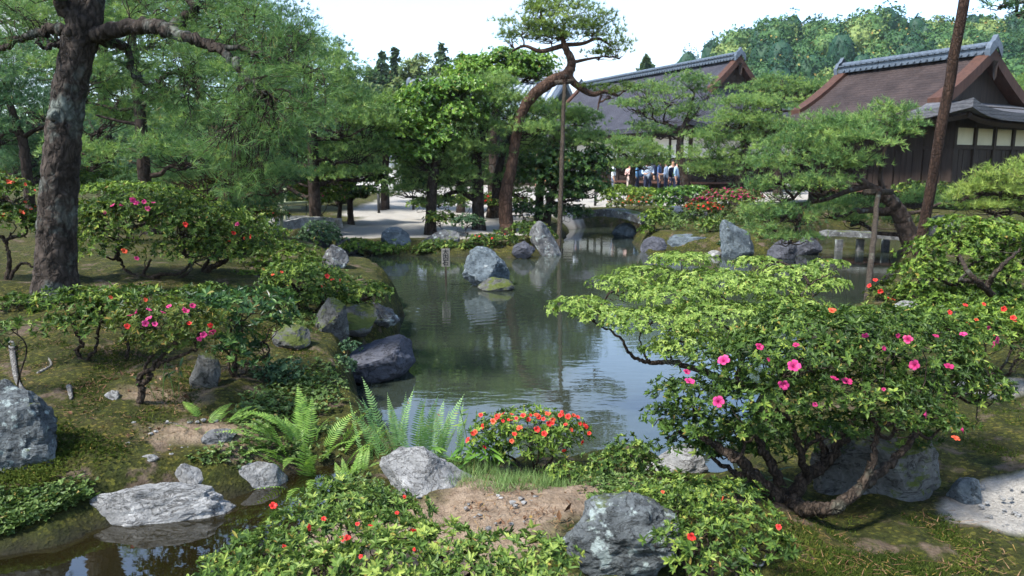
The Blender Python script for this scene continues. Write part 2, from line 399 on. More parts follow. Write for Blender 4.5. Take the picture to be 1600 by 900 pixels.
def _tps():
    n = len(CP_); P = CP_[:, :2]; r = np.linalg.norm(P[:, None] - P[None], axis=2)
    K = np.where(r > 0, r, 0); A = np.zeros((n + 1, n + 1)); A[:n, :n] = -K - np.eye(n) * .05; A[:n, n] = 1; A[n, :n] = 1
    return np.linalg.solve(A, np.append(CP_[:, 2], 0))
_W = _tps()
def gz(x, y):
    P = np.stack([np.atleast_1d(x).astype(float), np.atleast_1d(y).astype(float)], 1)
    C = np.clip(P, [-60, -30], [60, 90])
    r = np.linalg.norm(C[:, None] - CP_[None, :, :2], axis=2)
    zt = -r @ _W[:-1] + _W[-1]
    zt += .03 * np.sin(P[:, 0] * 2.1 + 1) * np.cos(P[:, 1] * 1.7) + .012 * np.sin(P[:, 0] * 6.3 + P[:, 1] * 4.1)
    zt = np.maximum(zt, -.26)
    d1 = sdist(P, POND); d2 = sdist(P, STREAM); d = np.minimum(d1, d2); wz = np.where(d2 < d1, STREAM_Z, WATER_Z)
    d = d + .05 * np.sin(P[:, 0] * 7 + P[:, 1] * 3) + .04 * np.sin(P[:, 1] * 9 - P[:, 0] * 4)
    w = np.where(P[:, 1] > 12, .55, .22)
    s = np.clip((d + .06) / w, 0, 1); s = np.sqrt(s) * .75 + s * .25
    land = (wz - .03) + (np.maximum(zt, wz + .03) - wz + .03) * s
    return np.where(d > -.06, land, wz - .03 - np.clip((-.06 - d) * .8, 0, .55))
def g1(x, y): return float(gz(x, y)[0])
_YS = np.geomspace(1.6, 95, 1600)
def ground(px, py):
    d = ray(px, py); Pn = CAM + d[None] * (_YS / d[1])[:, None]
    hit = np.nonzero(Pn[:, 2] <= gz(Pn[:, 0], Pn[:, 1]))[0]
    return Pn[hit[0]] if len(hit) else at(px, py, 40)
def on(px, py, y):
    p = at(px, py, y); p[2] = g1(p[0], p[1]); return p

def make_ground():
    ang = np.concatenate([np.linspace(-180, -60, 26)[:-1], np.linspace(-60, 60, 270), np.linspace(60, 180, 26)[1:-1]]) * math.pi / 180
    rad = np.concatenate([np.array([.4, .9, 1.4]), np.geomspace(1.8, 75, 215), np.array([90, 120, 180, 260, 400])])
    A, R = np.meshgrid(ang, rad); X = (R * np.sin(A)).ravel(); Y = (R * np.cos(A)).ravel()
    Z = np.concatenate([gz(X[i:i + 20000], Y[i:i + 20000]) for i in range(0, len(X), 20000)])
    P = np.stack([X, Y, Z], 1); m, k = len(rad), len(ang)
    near = (np.hypot(X, Y) < 12)
    nz = np.zeros(len(P)); idx = np.nonzero(near & (np.abs(np.arctan2(X, Y)) < 1.1))[0]
    nz[idx] = fnoise(P[idx], 3.5, 2, 6) * .04; P[:, 2] += nz
    i = np.arange(m - 1)[:, None] * k; j = np.arange(k)[None]; j2 = (j + 1) % k
    Q = np.stack([i + j, i + j2, i + k + j2, i + k + j], -1).reshape(-1, 4)[:, ::-1]
    c = len(P); P = np.vstack([P, [[0, 0, g1(0, 0)]]])
    T = np.stack([np.arange(k), np.full(k, c), (np.arange(k) + 1) % k], 1)[:, ::-1]
    # what the ground is made of: r = bare earth, g = pale sand/gravel, b = wetness at the water line
    X, Y = P[:, 0], P[:, 1]
    def blob(x, y, rx, ry): return np.clip(1.6 - 1.6 * np.hypot((X - x) / rx, (Y - y) / ry), 0, 1)
    nn = np.zeros(len(P)); nn[:] = .5 * np.sin(X * 3.1 + 1.3 * np.sin(Y * 2.3)) * np.sin(Y * 2.7 + np.sin(X * 1.9))
    earth = np.maximum.reduce([blob(.15, 3.65, .75, .55), blob(-1.75, 4.3, .8, .28) * .6, blob(-2.3, 4.75, .6, .25) * .55, blob(-.4, 3.2, .8, .5)])
    far = np.clip((Y - 18.6) / .6, 0, 1) * np.clip((3.3 - np.abs(X + 2.2)) / 1.2, 0, 1)
    court = np.clip((Y - np.where(X > 2.5, 27, 23.5)) / 1.5, 0, 1) * np.clip((X + 6.5 + .0 * Y) / 1.5, 0, 1) * (Y < 60)
    gx = np.array([2.42, 2.6, 2.9, 3.3, 3.9, 3.5]); gy = np.array([3.38, 3.52, 3.5, 3.4, 3.3, 5.3])
    path = np.clip(1.7 - 1.7 * np.min([np.hypot(X - a, (Y - b) * 1.3) / .42 for a, b in zip(gx, gy)], 0), 0, 1) * 1.0
    sand = np.clip(np.maximum.reduce([path, court, far * .85]), 0, 1)
    _st = sdist(P[:, :2], STREAM) < sdist(P[:, :2], POND); wet = np.clip(1 - (P[:, 2] - np.where(_st, STREAM_Z, WATER_Z)) / .07, 0, 1)
    col = np.stack([np.clip(earth, 0, 1), sand, wet], 1)
    me = build_mesh('ground', P, [T, Q], None, True, col)
    m_, t, o = nt('garden_ground')
    sep = t.nodes.new('ShaderNodeSeparateColor'); t.links.new(attr(t, 'col', 'Color'), sep.inputs[0])
    n1 = noise_node(t, 1.3, 6, .62); n2 = noise_node(t, 14, 6, .7); n3 = noise_node(t, 70, 4, .7); n4 = noise_node(t, 4.2, 6, .65)
    n5 = noise_node(t, 5.5, 8, .7, dist=.8)
    moss = ramp(t, [(.30, (.012, .018, .004)), (.43, (.030, .038, .008)), (.53, (.050, .054, .012)), (.63, (.056, .046, .018)), (.77, (.11, .082, .046))], mixc(t, n1, n5, .55))
    moss = mixc(t, moss, ramp(t, [(.3, (.4, .4, .36)), (.7, (1.4, 1.4, 1.3))], mixc(t, n2, n3, .45)), 1.0, 'MULTIPLY')
    vtc = t.nodes.new('ShaderNodeTexCoord'); vg = t.nodes.new('ShaderNodeTexVoronoi'); vg.inputs['Scale'].default_value = 55; t.links.new(vtc.outputs['Object'], vg.inputs['Vector'])
    vs = t.nodes.new('ShaderNodeSeparateColor'); t.links.new(vg.outputs['Color'], vs.inputs[0])
    moss = mixc(t, moss, ramp(t, [(.0, (.5, .5, .5)), (.8, (1.2, 1.15, 1.1)), (.93, (2.6, 2.2, 1.8))], vs.outputs[0]), .8, 'MULTIPLY')
    dirt = ramp(t, [(.3, (.14, .095, .06)), (.7, (.33, .25, .175))], n2)
    litter = ramp(t, [(.56, (0, 0, 0)), (.64, (1, 1, 1))], n4)
    moss = mixc(t, moss, mixc(t, dirt, (.45, .45, .45), 1.0, 'MULTIPLY'), litter)
    sandc = ramp(t, [(.25, (.24, .22, .19)), (.75, (.41, .385, .34))], n3)
    def edge(ch, lo=.3, hi=.62):
        a = t.nodes.new('ShaderNodeMath'); a.operation = 'MULTIPLY_ADD'; a.inputs[1].default_value = .5
        s = t.nodes.new('ShaderNodeMath'); s.operation = 'ADD'; s.inputs[1].default_value = -.25
        t.links.new(n4, a.inputs[0]); t.links.new(sep.outputs[ch], a.inputs[2]); t.links.new(a.outputs[0], s.inputs[0])
        return ramp(t, [(lo, (0, 0, 0)), (hi, (1, 1, 1))], s.outputs[0])
    c = mixc(t, moss, dirt, edge(0)); c = mixc(t, c, sandc, edge(1)); c = mixc(t, c, (.022, .020, .012), sep.outputs[2])
    b = bump(t, n5, .8, .06); b = bump(t, n2, .9, .035, b); b = bump(t, n3, .9, .012, b); b = bump(t, vg.outputs['Distance'], .5, .012, b)
    principled(t, o, c, .92, .15, b)
    return tag(link('ground', me, m_), kind='structure')
make_ground()

def water_mat(name, c1, c2, ior, sc, strength, rings=None, stretch=(1, 2.2, 1)):
    m, t, o = nt(name)
    c = ramp(t, [(.35, c1), (.65, c2)], noise_node(t, .5, 4, .5))
    n = noise_node(t, sc, 3, .5, sc=stretch, dist=.3); b = bump(t, n, strength, .02)
    n2 = noise_node(t, sc * .28, 2, .5, sc=stretch); b = bump(t, n2, strength * .7, .06, b)
    if rings is not None:
        tc = t.nodes.new('ShaderNodeTexCoord'); mp = t.nodes.new('ShaderNodeMapping'); mp.inputs['Location'].default_value = (-rings[0], -rings[1], 0)
        wv = t.nodes.new('ShaderNodeTexWave'); wv.wave_type = 'RINGS'; wv.rings_direction = 'Z'; wv.inputs['Scale'].default_value = 1.6; wv.inputs['Distortion'].default_value = 3.0
        ln = t.nodes.new('ShaderNodeVectorMath'); ln.operation = 'LENGTH'
        t.links.new(tc.outputs['Object'], mp.inputs[0]); t.links.new(mp.outputs[0], wv.inputs['Vector']); t.links.new(mp.outputs[0], ln.inputs[0])
        fall = ramp(t, [(0, (1, 1, 1)), (1, (0, 0, 0))], ln.outputs['Value'])
        mr = t.nodes.new('ShaderNodeMath'); mr.operation = 'MULTIPLY'
        dv = t.nodes.new('ShaderNodeMath'); dv.operation = 'DIVIDE'; dv.inputs[1].default_value = 2.6
        t.links.new(ln.outputs['Value'], dv.inputs[0])
        fall = ramp(t, [(0.15, (1, 1, 1)), (1, (0, 0, 0))], dv.outputs[0])
        t.links.new(wv.outputs['Fac'], mr.inputs[0]); t.links.new(fall, mr.inputs[1]); b = bump(t, mr.outputs[0], .10, .02, b)
    p = principled(t, o, c, .02, .5, b); p.inputs['IOR'].default_value = ior
    return m
_rg = flat(700, 470, WATER_Z)
# the two sheets meet under the bank between pond and stream
def water_poly(name, poly, mat, z=WATER_Z):
    bm = bmesh.new(); vs = [bm.verts.new((p[0], p[1], z)) for p in poly]; f = bm.faces.new(vs)
    bmesh.ops.triangulate(bm, faces=[f]); bmesh.ops.recalc_face_normals(bm, faces=bm.faces)
    if sum(f.normal.z for f in bm.faces) < 0: bmesh.ops.reverse_faces(bm, faces=bm.faces)
    me = bpy.data.meshes.new(name); bm.to_mesh(me); bm.free(); return tag(link(name, me, mat), kind='structure')
def grow_poly(poly, g):
    e1 = np.roll(poly, -1, 0) - poly; e0 = poly - np.roll(poly, 1, 0)
    n = norm(norm(np.stack([e1[:, 1], -e1[:, 0]], 1)) + norm(np.stack([e0[:, 1], -e0[:, 0]], 1)))
    area = .5 * np.sum(poly[:, 0] * np.roll(poly[:, 1], -1) - np.roll(poly[:, 0], -1) * poly[:, 1])
    return poly + n * (g if area > 0 else -g)
water_poly('pond_water', grow_poly(POND, .16), water_mat('pond_water', (.020, .026, .018), (.030, .037, .025), 1.9, 5, .055, (_rg[0], _rg[1])))
water_poly('stream_water', grow_poly(STREAM, .16), water_mat('stream_water', (.007, .006, .002), (.017, .013, .005), 2.1, 5, .03), STREAM_Z)

# ------------------------------------------------------------------ wooded hill behind the halls
def hill_z(x, y):
    """a long ridge rising to the right"""
    s = np.clip((y - 75) / 95, 0, 1); s = s * s * (3 - 2 * s)
    t = np.clip((x - 8) / 46, 0, 1) ; t = t * t * (3 - 2 * t)
    top = 25.5 * t + 4.5 * np.clip((x - 70) / 70, 0, 1) + 1.2 * np.sin(x * .12)
    return .5 + s * top
def make_hill():
    xs = np.linspace(-10, 230, 60); ys = np.linspace(74, 230, 40); X, Y = np.meshgrid(xs, ys)
    V = np.stack([X.ravel(), Y.ravel(), hill_z(X, Y).ravel() - .3], 1); k = len(xs)
    i = np.arange(len(ys) - 1)[:, None] * k; j = np.arange(k - 1)[None]
    Q = np.stack([i + j, i + j + 1, i + k + j + 1, i + k + j], -1).reshape(-1, 4)
    tag(link('hill', build_mesh('hill', V, [Q], None, True), plain_mat('forest_floor', (.03, .045, .015), .95, .1, .4, .4)), kind='structure')
    mb = MB(); iv, it = icos(2); rg = np.random.default_rng(5)
    pts = []
    for _ in range(9000):
        y = rg.uniform(82, 180); x = rg.uniform(5, 150)
        if not (.10 < x / y < .85): continue
        if hill_z(x, y) < 2: continue
        if all((x - p[0]) ** 2 + (y - p[1]) ** 2 > 23 for p in pts): pts.append((x, y))
    for x, y in pts:
        z = float(hill_z(x, y)); con = rg.random() < .16
        hue = rg.choice([.15, .3, .42, .55, .72], p=[.2, .24, .28, .18, .10]) if not con else .04
        r = rg.uniform(2.2, 4.0); h = r * rg.uniform(.85, 1.15) if not con else r * 1.25
        if con: r *= .72
        c = np.array([x, y, z + h * .75 + rg.uniform(0, 1.5)])
        dv = icos(3)[0]; lump = 1 + .16 * np.sin(dv[:, 0] * 5 + x) * np.sin(dv[:, 1] * 5 + y) + .12 * np.sin(dv[:, 2] * 7 + x)
        core = iv * (r * .86, r * .86, h * .86) + c
        mb.add(core, it, np.clip(hue + rg.normal(0, .04, len(core)), 0, 1))
        n = int(26 * r * r); d = norm(rg.normal(0, 1, (n, 3))); d[:, 2] = np.where(d[:, 2] < -.35, -d[:, 2], d[:, 2])
        keep = d @ norm(np.array([-x, -y, 45.0])) > -.35; d = d[keep]; n = len(d)
        l = 1 + .20 * np.sin(d[:, 0] * 6 + x) * np.sin(d[:, 1] * 6 + y) + .14 * np.sin(d[:, 2] * 8 + 2 * x)
        if con: l *= np.clip(1.15 - .75 * np.clip(d[:, 2], 0, 1) ** .7 * np.hypot(d[:, 0], d[:, 1]), .3, 1.2)
        P = c + d * l[:, None] * (r, r, h) * rg.uniform(.88, 1.05, (n, 1))
        rosettes(mb, P, norm(d + rg.normal(0, .45, (n, 3))), 2, .62, .46, (.7, 1.4), np.clip(hue + rg.normal(0, .08, n), 0, 1), .06)
    tag(mb.obj('hillside_woods', M['hill_leaf']), 'dense mixed green woods covering the hill behind the halls', 'woods', kind='stuff')
make_hill()
def make_backwoods():
    mb = MB(); rg = np.random.default_rng(15); iv, it = icos(2)
    for i in range(70):
        x = rg.uniform(-48, -8.5); y = rg.uniform(46, 60); r = rg.uniform(1.6, 2.8); h = r * rg.uniform(.9, 1.2); top = rg.uniform(4.2, 6.6)
        c = np.array([x, y, top - h]); hue = rg.uniform(.15, .6); d = norm(rg.normal(0, 1, (420, 3))); d = d[d @ np.array([0, -.8, .6]) > -.3]; n = len(d)
        mb.add(iv * (r * .85, r * .85, h * .85) + c, it, hue); mb.add(iv * (r * .9, r * .9, 2.6) + [x, y, 1.6], it, hue)
        d2 = norm(rg.normal(0, 1, (260, 3))); d2 = d2[d2[:, 1] < .2]
        for dd, cc, rr in ((d, c, (r, r, h)), (d2, np.array([x, y, 1.6]), (r * 1.02, r * 1.02, 2.7))):
            l = 1 + .2 * np.sin(dd[:, 0] * 6 + x) * np.sin(dd[:, 2] * 6 + y); m = len(dd)
            rosettes(mb, cc + dd * l[:, None] * rr, norm(dd + rg.normal(0, .45, (m, 3))), 2, .42, .28, (.7, 1.4), np.clip(hue + rg.normal(0, .1, m), 0, 1), .1)
    tag(mb.obj('background_woods', M['hill_leaf']), 'hazy green belt of trees far behind the left pines', 'woods', kind='stuff')
make_backwoods()

# ------------------------------------------------------------------ rocks
def rock(label, px, py, wpx, hpx, y=None, depth=.8, seed=1, cuts=9, mat='rock', sub=4, sink=.25, rough=.05, rot=None, lo=.55, hi=.9, cat='rock', group=None, skew=0.0, flat_top=None, z0=None, name='rock', taper=.15):
    if y in ('water', 'stream'): z0 = WATER_Z if y == 'water' else STREAM_Z; p = flat(px, py, z0)
    else: p = ground(px, py) if y is None else on(px, py, y)
    s = scale_at(px, py, p[1]); w = wpx * s; h = hpx * s * (1 + sink); d = depth * w
    rg = np.random.default_rng(seed); V, Fc = icos(sub); V = V.copy()
    for i in range(cuts):
        n = norm(rg.normal(0, 1, 3) * (1, 1, .7)); k = rg.uniform(lo, hi)
        ov = V @ n - k; V -= np.clip(ov, 0, None)[:, None] * n * .93
    if flat_top:
        n = norm(np.array(flat_top[:3], float)); ov = V @ n - (flat_top[3] if len(flat_top) > 3 else .5); V -= np.clip(ov, 0, None)[:, None] * n * .95
    if skew: V[:, 0] += skew * V[:, 2]
    lo_, hi_ = V.min(0), V.max(0); V = (V - (lo_ + hi_) / 2) / (hi_ - lo_)
    V[:, :2] *= (1 - taper * 2 * V[:, 2])[:, None]
    nz = fnoise(V, 3.0, seed, 5); nz2 = fnoise(V, 9.0, seed + 5, 3)
    n3 = fnoise(V * (1, 1, 2.0), 2.6, seed + 9, 3); ck = np.clip(1 - np.abs(n3) / .10, 0, 1)
    V = V * (1 + rough * 2.2 * nz + rough * .8 * nz2 - rough * .75 * ck)[:, None]
    V = V * (w, d, h)
    if rot: 
        c, s_ = math.cos(rot), math.sin(rot); V[:, :2] = np.stack([V[:, 0] * c - V[:, 1] * s_, V[:, 0] * s_ + V[:, 1] * c], 1)
    zb = p[2] if z0 is None else z0
    V[:, 2] += h * .5 - h * sink / (1 + sink)
    o = link(name, build_mesh(name, V, [Fc], None, False), M[mat]); o.location = (p[0], p[1] + d * (.4 if y not in ('water', 'stream') else .12), zb)
    return tag(o, label, cat, group)

# ------------------------------------------------------------------ woody plants
def wiggle(a, b, n, amp, rg, sag=0.0):
    a = np.asarray(a, float); b = np.asarray(b, float); u = np.linspace(0, 1, n)[:, None]
    L = np.linalg.norm(b - a); off = rg.normal(0, 1, (4, 3))
    w = sum(off[k] * np.sin((k + 1) * math.pi * u) / (k + 1) ** .7 for k in range(4)) * amp * L * .5
    p = a + (b - a) * u + w; p[:, 2] += (sag * L * np.sin(math.pi * u))[:, 0]; return p

def pads_world(pads, y, grow=1.0):
    out = []
    for q in pads:
        px, py, rx, ry = q[0], q[1], q[2] * grow, q[3] * (grow if grow < 1.1 else 1.5); dy = q[4] if len(q) > 4 else 0.0; dr = q[5] if len(q) > 5 else .8
        c = at(px, py, y + dy); s = scale_at(px, py, y + dy)
        out.append((c, np.array([rx * s, max(rx * s * dr, .04), ry * s])))
    return out

def conifer(label, y, trunk, widths, pads, mat='needle', bark='bark_far', nl=.10, nw=.006, k=11, dens=1.0, seed=1, base=None, name='pine_tree',
            group=None, limb=.35, branches=(), kind='needle', trunk_sides=10, dys=None, tone=.0, clump=None, cat='tree', twigs=True, lw=.5):
    """trunk: photo pixels of its centre line from the foot up; pads: foliage clouds (px, py, rx, ry[, dy])"""
    rg = np.random.default_rng(seed)
    T = [at(px, py, y + (dys[i] if dys else 0)) for i, (px, py) in enumerate(trunk)]
    gzz = g1(T[0][0], T[0][1])
    if base is None: T[0][2] = min(T[0][2], gzz - .03)
    if T[0][2] > gzz: T.insert(0, np.array([T[0][0], T[0][1], gzz - .03])); widths = [widths[0] * 1.1] + list(widths)
    foot = T[0].copy(); root = empty(name, foot, label, cat, group)
    n = 8 * len(T); C = bez(T, n)
    sc0 = scale_at(trunk[0][0], trunk[0][1], y)
    R = np.interp(np.linspace(0, 1, n), np.linspace(0, 1, len(widths)), np.array(widths) * sc0 * .5)
    C2 = C + rg.normal(0, 1, C.shape) * R[:, None] * .06
    tm = MB(); tm.tube(C2 - foot, R, trunk_sides)
    tm.tube([C2[0] - foot - [0, 0, .15], C2[0] - foot + [0, 0, .12], C2[2] - foot + [0, 0, .05]], [R[0] * 1.35, R[0] * 1.15, R[0] * .98], trunk_sides)
    for br in branches:
        pts = [at(b[0], b[1], y + (b[2] if len(b) > 2 else 0)) for b in br[0]]
        B = bez(pts, 6 * len(pts)); s = sc0
        tm.tube(B - foot, np.linspace(br[1], br[2], len(B)) * s * .5, 7)
    fm = MB(); PW = pads_world(pads, y, 1.16); nodes = [C]; nw = nw * (1.75 if kind == 'needle' else 1.25); dens = dens * (2.1 if kind == 'needle' else 1.7)
    for br in branches: nodes.append(bez([at(b[0], b[1], y + (b[2] if len(b) > 2 else 0)) for b in br[0]], 14))
    allC = np.vstack(nodes)
    for c, r in PW:
        area = r[0] * r[1] * 2.4 + r[0] * r[2]
        m = max(5, int((clump or 9) * (area ** .55) + 4))
        d = norm(rg.normal(0, 1, (m, 3))); d[:, 2] = np.where(d[:, 2] < -.3, -d[:, 2] * .6, d[:, 2])
        sub = c + d * r * rg.uniform(.45, .95, (m, 1))
        # limb from trunk to the cloud
        tgt = c - [0, 0, r[2] * .45]
        cost = np.linalg.norm(allC - tgt, axis=1) + 1.3 * np.clip(allC[:, 2] - tgt[2] + .1, 0, None); i = int(np.argmin(cost)); a = allC[i]
        L = np.linalg.norm(tgt - a); r0 = min(R.mean() * lw, .018 + L * .02) * (1 + .3 * rg.random())
        Lp = wiggle(a, tgt, max(7, int(L * 5)), .10, rg, .04); tm.tube(Lp - foot, np.linspace(r0, r0 * .45, len(Lp)), 6)
        if twigs:
            for q in sub:
                j = rg.integers(len(Lp) // 2, len(Lp)); tw = wiggle(Lp[j], q - [0, 0, .04], 6, .14, rg, -.05)
                tm.tube(tw - foot, np.linspace(r0 * .4, .004, 6), 4, cap=False)
        per = dens * area / (nl * nl) * (1.25 if kind == 'needle' else 1.6) / m
        sg = np.minimum(r * .44, r.mean() * .44)
        for q, dd in zip(sub, d):
            e = max(4, int(per * rg.uniform(.6, 1.4)))
            g = rg.normal(0, 1, (e, 3)); P = q + g * sg * .62
            P[:, 2] = q[2] + np.abs(g[:, 2]) * sg[2] * .55 - .15 * sg[2] * np.hypot(g[:, 0], g[:, 1])
            A = norm(g * (.55, .55, .2) + dd * .35 + [0, 0, .75] + rg.normal(0, .25, (e, 3)))
            t = np.clip(.54 + tone + .17 * rg.normal() + rg.normal(0, .10, e), 0, 1)
            if kind == 'needle': tufts(fm, P - foot, A, k, nl, nw, 1.25, t)
            else: rosettes(fm, P - foot, A, k, nl, nw, (.7, 1.45), t)
    tm.obj('trunk', M[bark], root, True)
    fm.obj('crown', M[mat], root)
    return root

def flower_mesh(seed, size, _c={}):
    key = (seed, size)
    if key in _c: return _c[key]
    rg = np.random.default_rng(seed); mb = MB()
    for i in range(5):
        a = i * 2 * math.pi / 5 + rg.normal(0, .08); ca, sa = math.cos(a), math.sin(a); L = size * rg.uniform(.9, 1.1); W = L * .36
        prof = [(0, .04, 0), (.28, .55, .42), (.62, 1.05, .68), (.90, .8, .70), (1.0, .0, .62)]
        V = []; T = []
        for u, w, h in prof:
            for s in ((-1, 1) if w > 0 else (0,)):
                x = u * L; yv = s * w * W * 1.15; z = h * L * .8 + abs(s) * .04 * L
                V.append((x * ca - yv * sa, x * sa + yv * ca, z)); T.append(.2 + .8 * u)
        mb.add(V, [(0, 1, 3), (0, 3, 2), (2, 3, 5), (2, 5, 4), (4, 5, 7), (4, 7, 6), (6, 7, 8)], T)
    for i in range(5):
        a = rg.uniform(0, 6.28); b = .25 * size
        mb.tube([(0, 0, 0), (math.cos(a) * b * .5, math.sin(a) * b * .5, size * .5), (math.cos(a) * b, math.sin(a) * b, size * .85)], size * .015, 3, .0, False)
    me = mb.mesh('flower'); _c[key] = me; return me

def blossom_mass(mb, P, A, size, rg):
    n = len(P); e1, e2 = basis(A)
    rosettes(mb, P, A, 5, size, size * .8, (.8, 1.25), rg.uniform(.1, .9, n), .15)

def shrub(label, y, base, pads, mat='azalea', L=.036, W=.013, k=7, cover=1.0, seed=1, flowers=(), fmat='pink', fsize=.028, nfl=0, nfmat=None, hi=False,
          name='azalea_shrub', cat='shrub', group=None, stems=3, stem_mat='stem', sr=.016, tone=.0, inner=.45, low=-.25, limbs=(), branchlets=26, foliage_name='foliage', flat_leaf=False, droop=.15, grow=1.06):
    rg = np.random.default_rng(seed)
    foot = on(base[0], base[1], y); root = empty(name, foot, label, cat, group)
    PW = pads_world([(*q[:2], q[2] * grow, q[3] * grow, *q[4:]) for q in pads], y); fm = MB(); tm = MB(); bl = MB(); cover = cover * (1.45 if hi else 1.8); W = W * (1.12 if hi else 1.3); fsize = fsize * .8
    R = L * 1.5; surf = []
    for ci, (c, r) in enumerate(PW):
        area = 2 * math.pi * ((r[0] * r[1]) ** 1.6 / 3 + (r[0] * r[2]) ** 1.6 / 3 + (r[1] * r[2]) ** 1.6 / 3) ** (1 / 1.6) * 1.15
        n = int(cover * 1.5 * area / (R * R))
        d = norm(rg.normal(0, 1, (n, 3))); d[:, 2] = np.where(d[:, 2] < low, -d[:, 2], d[:, 2])
        s = seed * 1.7 + ci
        lump = 1 + .13 * np.sin(d[:, 0] * 5.1 + s) * np.sin(d[:, 1] * 4.7 + 2 * s) + .10 * np.sin(d[:, 0] * 9 + d[:, 2] * 8 + s) * np.sin(d[:, 1] * 11 + s) + .07 * rg.normal(0, 1, n)
        deep = np.where(rg.random(n) < inner, rg.uniform(.55, .92, n), 1.0)
        P = c + d * r * (lump * deep)[:, None]
        ok = np.ones(n, bool)
        for cj, (c2, r2) in enumerate(PW):
            if cj != ci: ok &= (((P - c2) / r2) ** 2).sum(1) > .42
        P = P[ok]; d = d[ok]; deep = deep[ok]; n = len(P)
        if n == 0: continue
        A = norm(d * (.75, .75, .6) + [0, 0, .55] + rg.normal(0, .3, (n, 3)))
        clump = .5 + .5 * np.sin(P[:, 0] * 4.1 / max(r[0], .2) + s) * np.sin(P[:, 1] * 4 / max(r[0], .2) - s)
        t = np.clip(.41 + tone + .24 * (clump - .5) + rg.normal(0, .16, n), 0, 1)
        rosettes(fm, P - foot, A, k, L, W, (.65, 1.4) if not flat_leaf else (1.2, 1.6), t, .15, hi, droop)
        top = deep == 1.0; surf.append((P[top], A[top], d[top]))
    SPt = np.vstack([q[0] for q in surf]); SA = np.vstack([q[1] for q in surf]); SD = np.vstack([q[2] for q in surf])
    # stems
    sk = []
    for q in limbs:
        pts = [at(b[0], b[1], y + (b[2] if len(b) > 2 else 0)) for b in q[0]]
        if len(q) > 3 and q[3]: pts[0] = foot - [0, 0, .03]
        C = bez(pts, 7 * len(pts)); C += rg.normal(0, 1, C.shape) * .006
        tm.tube(C - foot, np.linspace(q[1], q[2], len(C)), 8); sk.append(C)
    for i, (c, r) in enumerate(PW):
        f0 = foot + np.append(rg.normal(0, sr * 1.2, 2), -.04)
        if limbs:
            A_ = np.vstack(sk); f0 = A_[np.argmin(np.linalg.norm(A_ - (c - [0, 0, r[2] * .6]), axis=1) + np.clip(A_[:, 2] - c[2] + .05, 0, None) * 2)]
        w = wiggle(f0, c - [0, 0, r[2] * .35], 14, .16, rg, .0)
        tm.tube(w - foot, np.linspace(sr * rg.uniform(.7, 1.1), sr * .35, len(w)), 6); sk.append(w)
    AL = np.vstack([s[len(s) // 3:] for s in sk])
    for i in range(branchlets):
        tgt = SPt[rg.integers(len(SPt))] * 1.0; tgt = tgt - [0, 0, .02]
        a = AL[np.argmin(np.linalg.norm(AL - tgt, axis=1) + rg.uniform(0, .3, len(AL)))]
        w = wiggle(a, tgt, 8, .2, rg, -.03); tm.tube(w - foot, np.linspace(sr * .35, .0022, 8), 4, cap=False)
    tm.obj('stems', M[stem_mat], root, True); fm.obj(foliage_name, M[mat], root)
    # blossoms: singly where the photo shows them singly
    def face(p): return norm(np.array([-p[0], -p[1], CAM[2] - p[2]]))
    spots = []
    for fl in flowers:
        px, py = fl[:2]; d = ray(px, py); d = d / np.linalg.norm(d); w = SPt - CAM; tt = w @ d; off = np.linalg.norm(w - tt[:, None] * d, axis=1)
        cand = np.nonzero(off < .06)[0]
        if len(cand) == 0: cand = np.argsort(off)[:4]
        i = cand[np.argmin(tt[cand])]; p = CAM + d * tt[i] if off[i] < .06 else SPt[i]
        spots.append((p, norm(SD[i] * .55 + face(p) * .35 + [0, 0, .25] + rg.normal(0, .42, 3)), fl[2] if len(fl) > 2 else fmat, fl[3] if len(fl) > 3 else 1.0))
    for j, (p, a, fm_, k_) in enumerate(spots):
        o = bpy.data.objects.new('flower', flower_mesh(1 + j % 3, fsize) if fm_ == fmat else flower_mesh(11 + j % 3, fsize))
        if not o.data.materials: o.data.materials.append(M[fm_])
        o.material_slots[0].link = 'OBJECT'; o.material_slots[0].material = M[fm_]
        COL.objects.link(o); o.parent = root
        o.rotation_mode = 'QUATERNION'; o.rotation_quaternion = Vector(a.tolist()).to_track_quat('Z', 'Y')
        o.location = (p + a * .012 - foot).tolist(); ss = k_ * rg.uniform(.5, .95); o.scale = (ss, ss, ss)
    if nfl:
        vis = np.nonzero(SD[:, 2] > .15)[0]; i = rg.choice(vis, min(nfl, len(vis)), replace=False)
        blossom_mass(bl, SPt[i] - foot + SA[i] * fsize * .4, SA[i], fsize, rg)
        tag(bl.obj('blossoms', M[nfmat or fmat], root), kind='stuff')
    return root

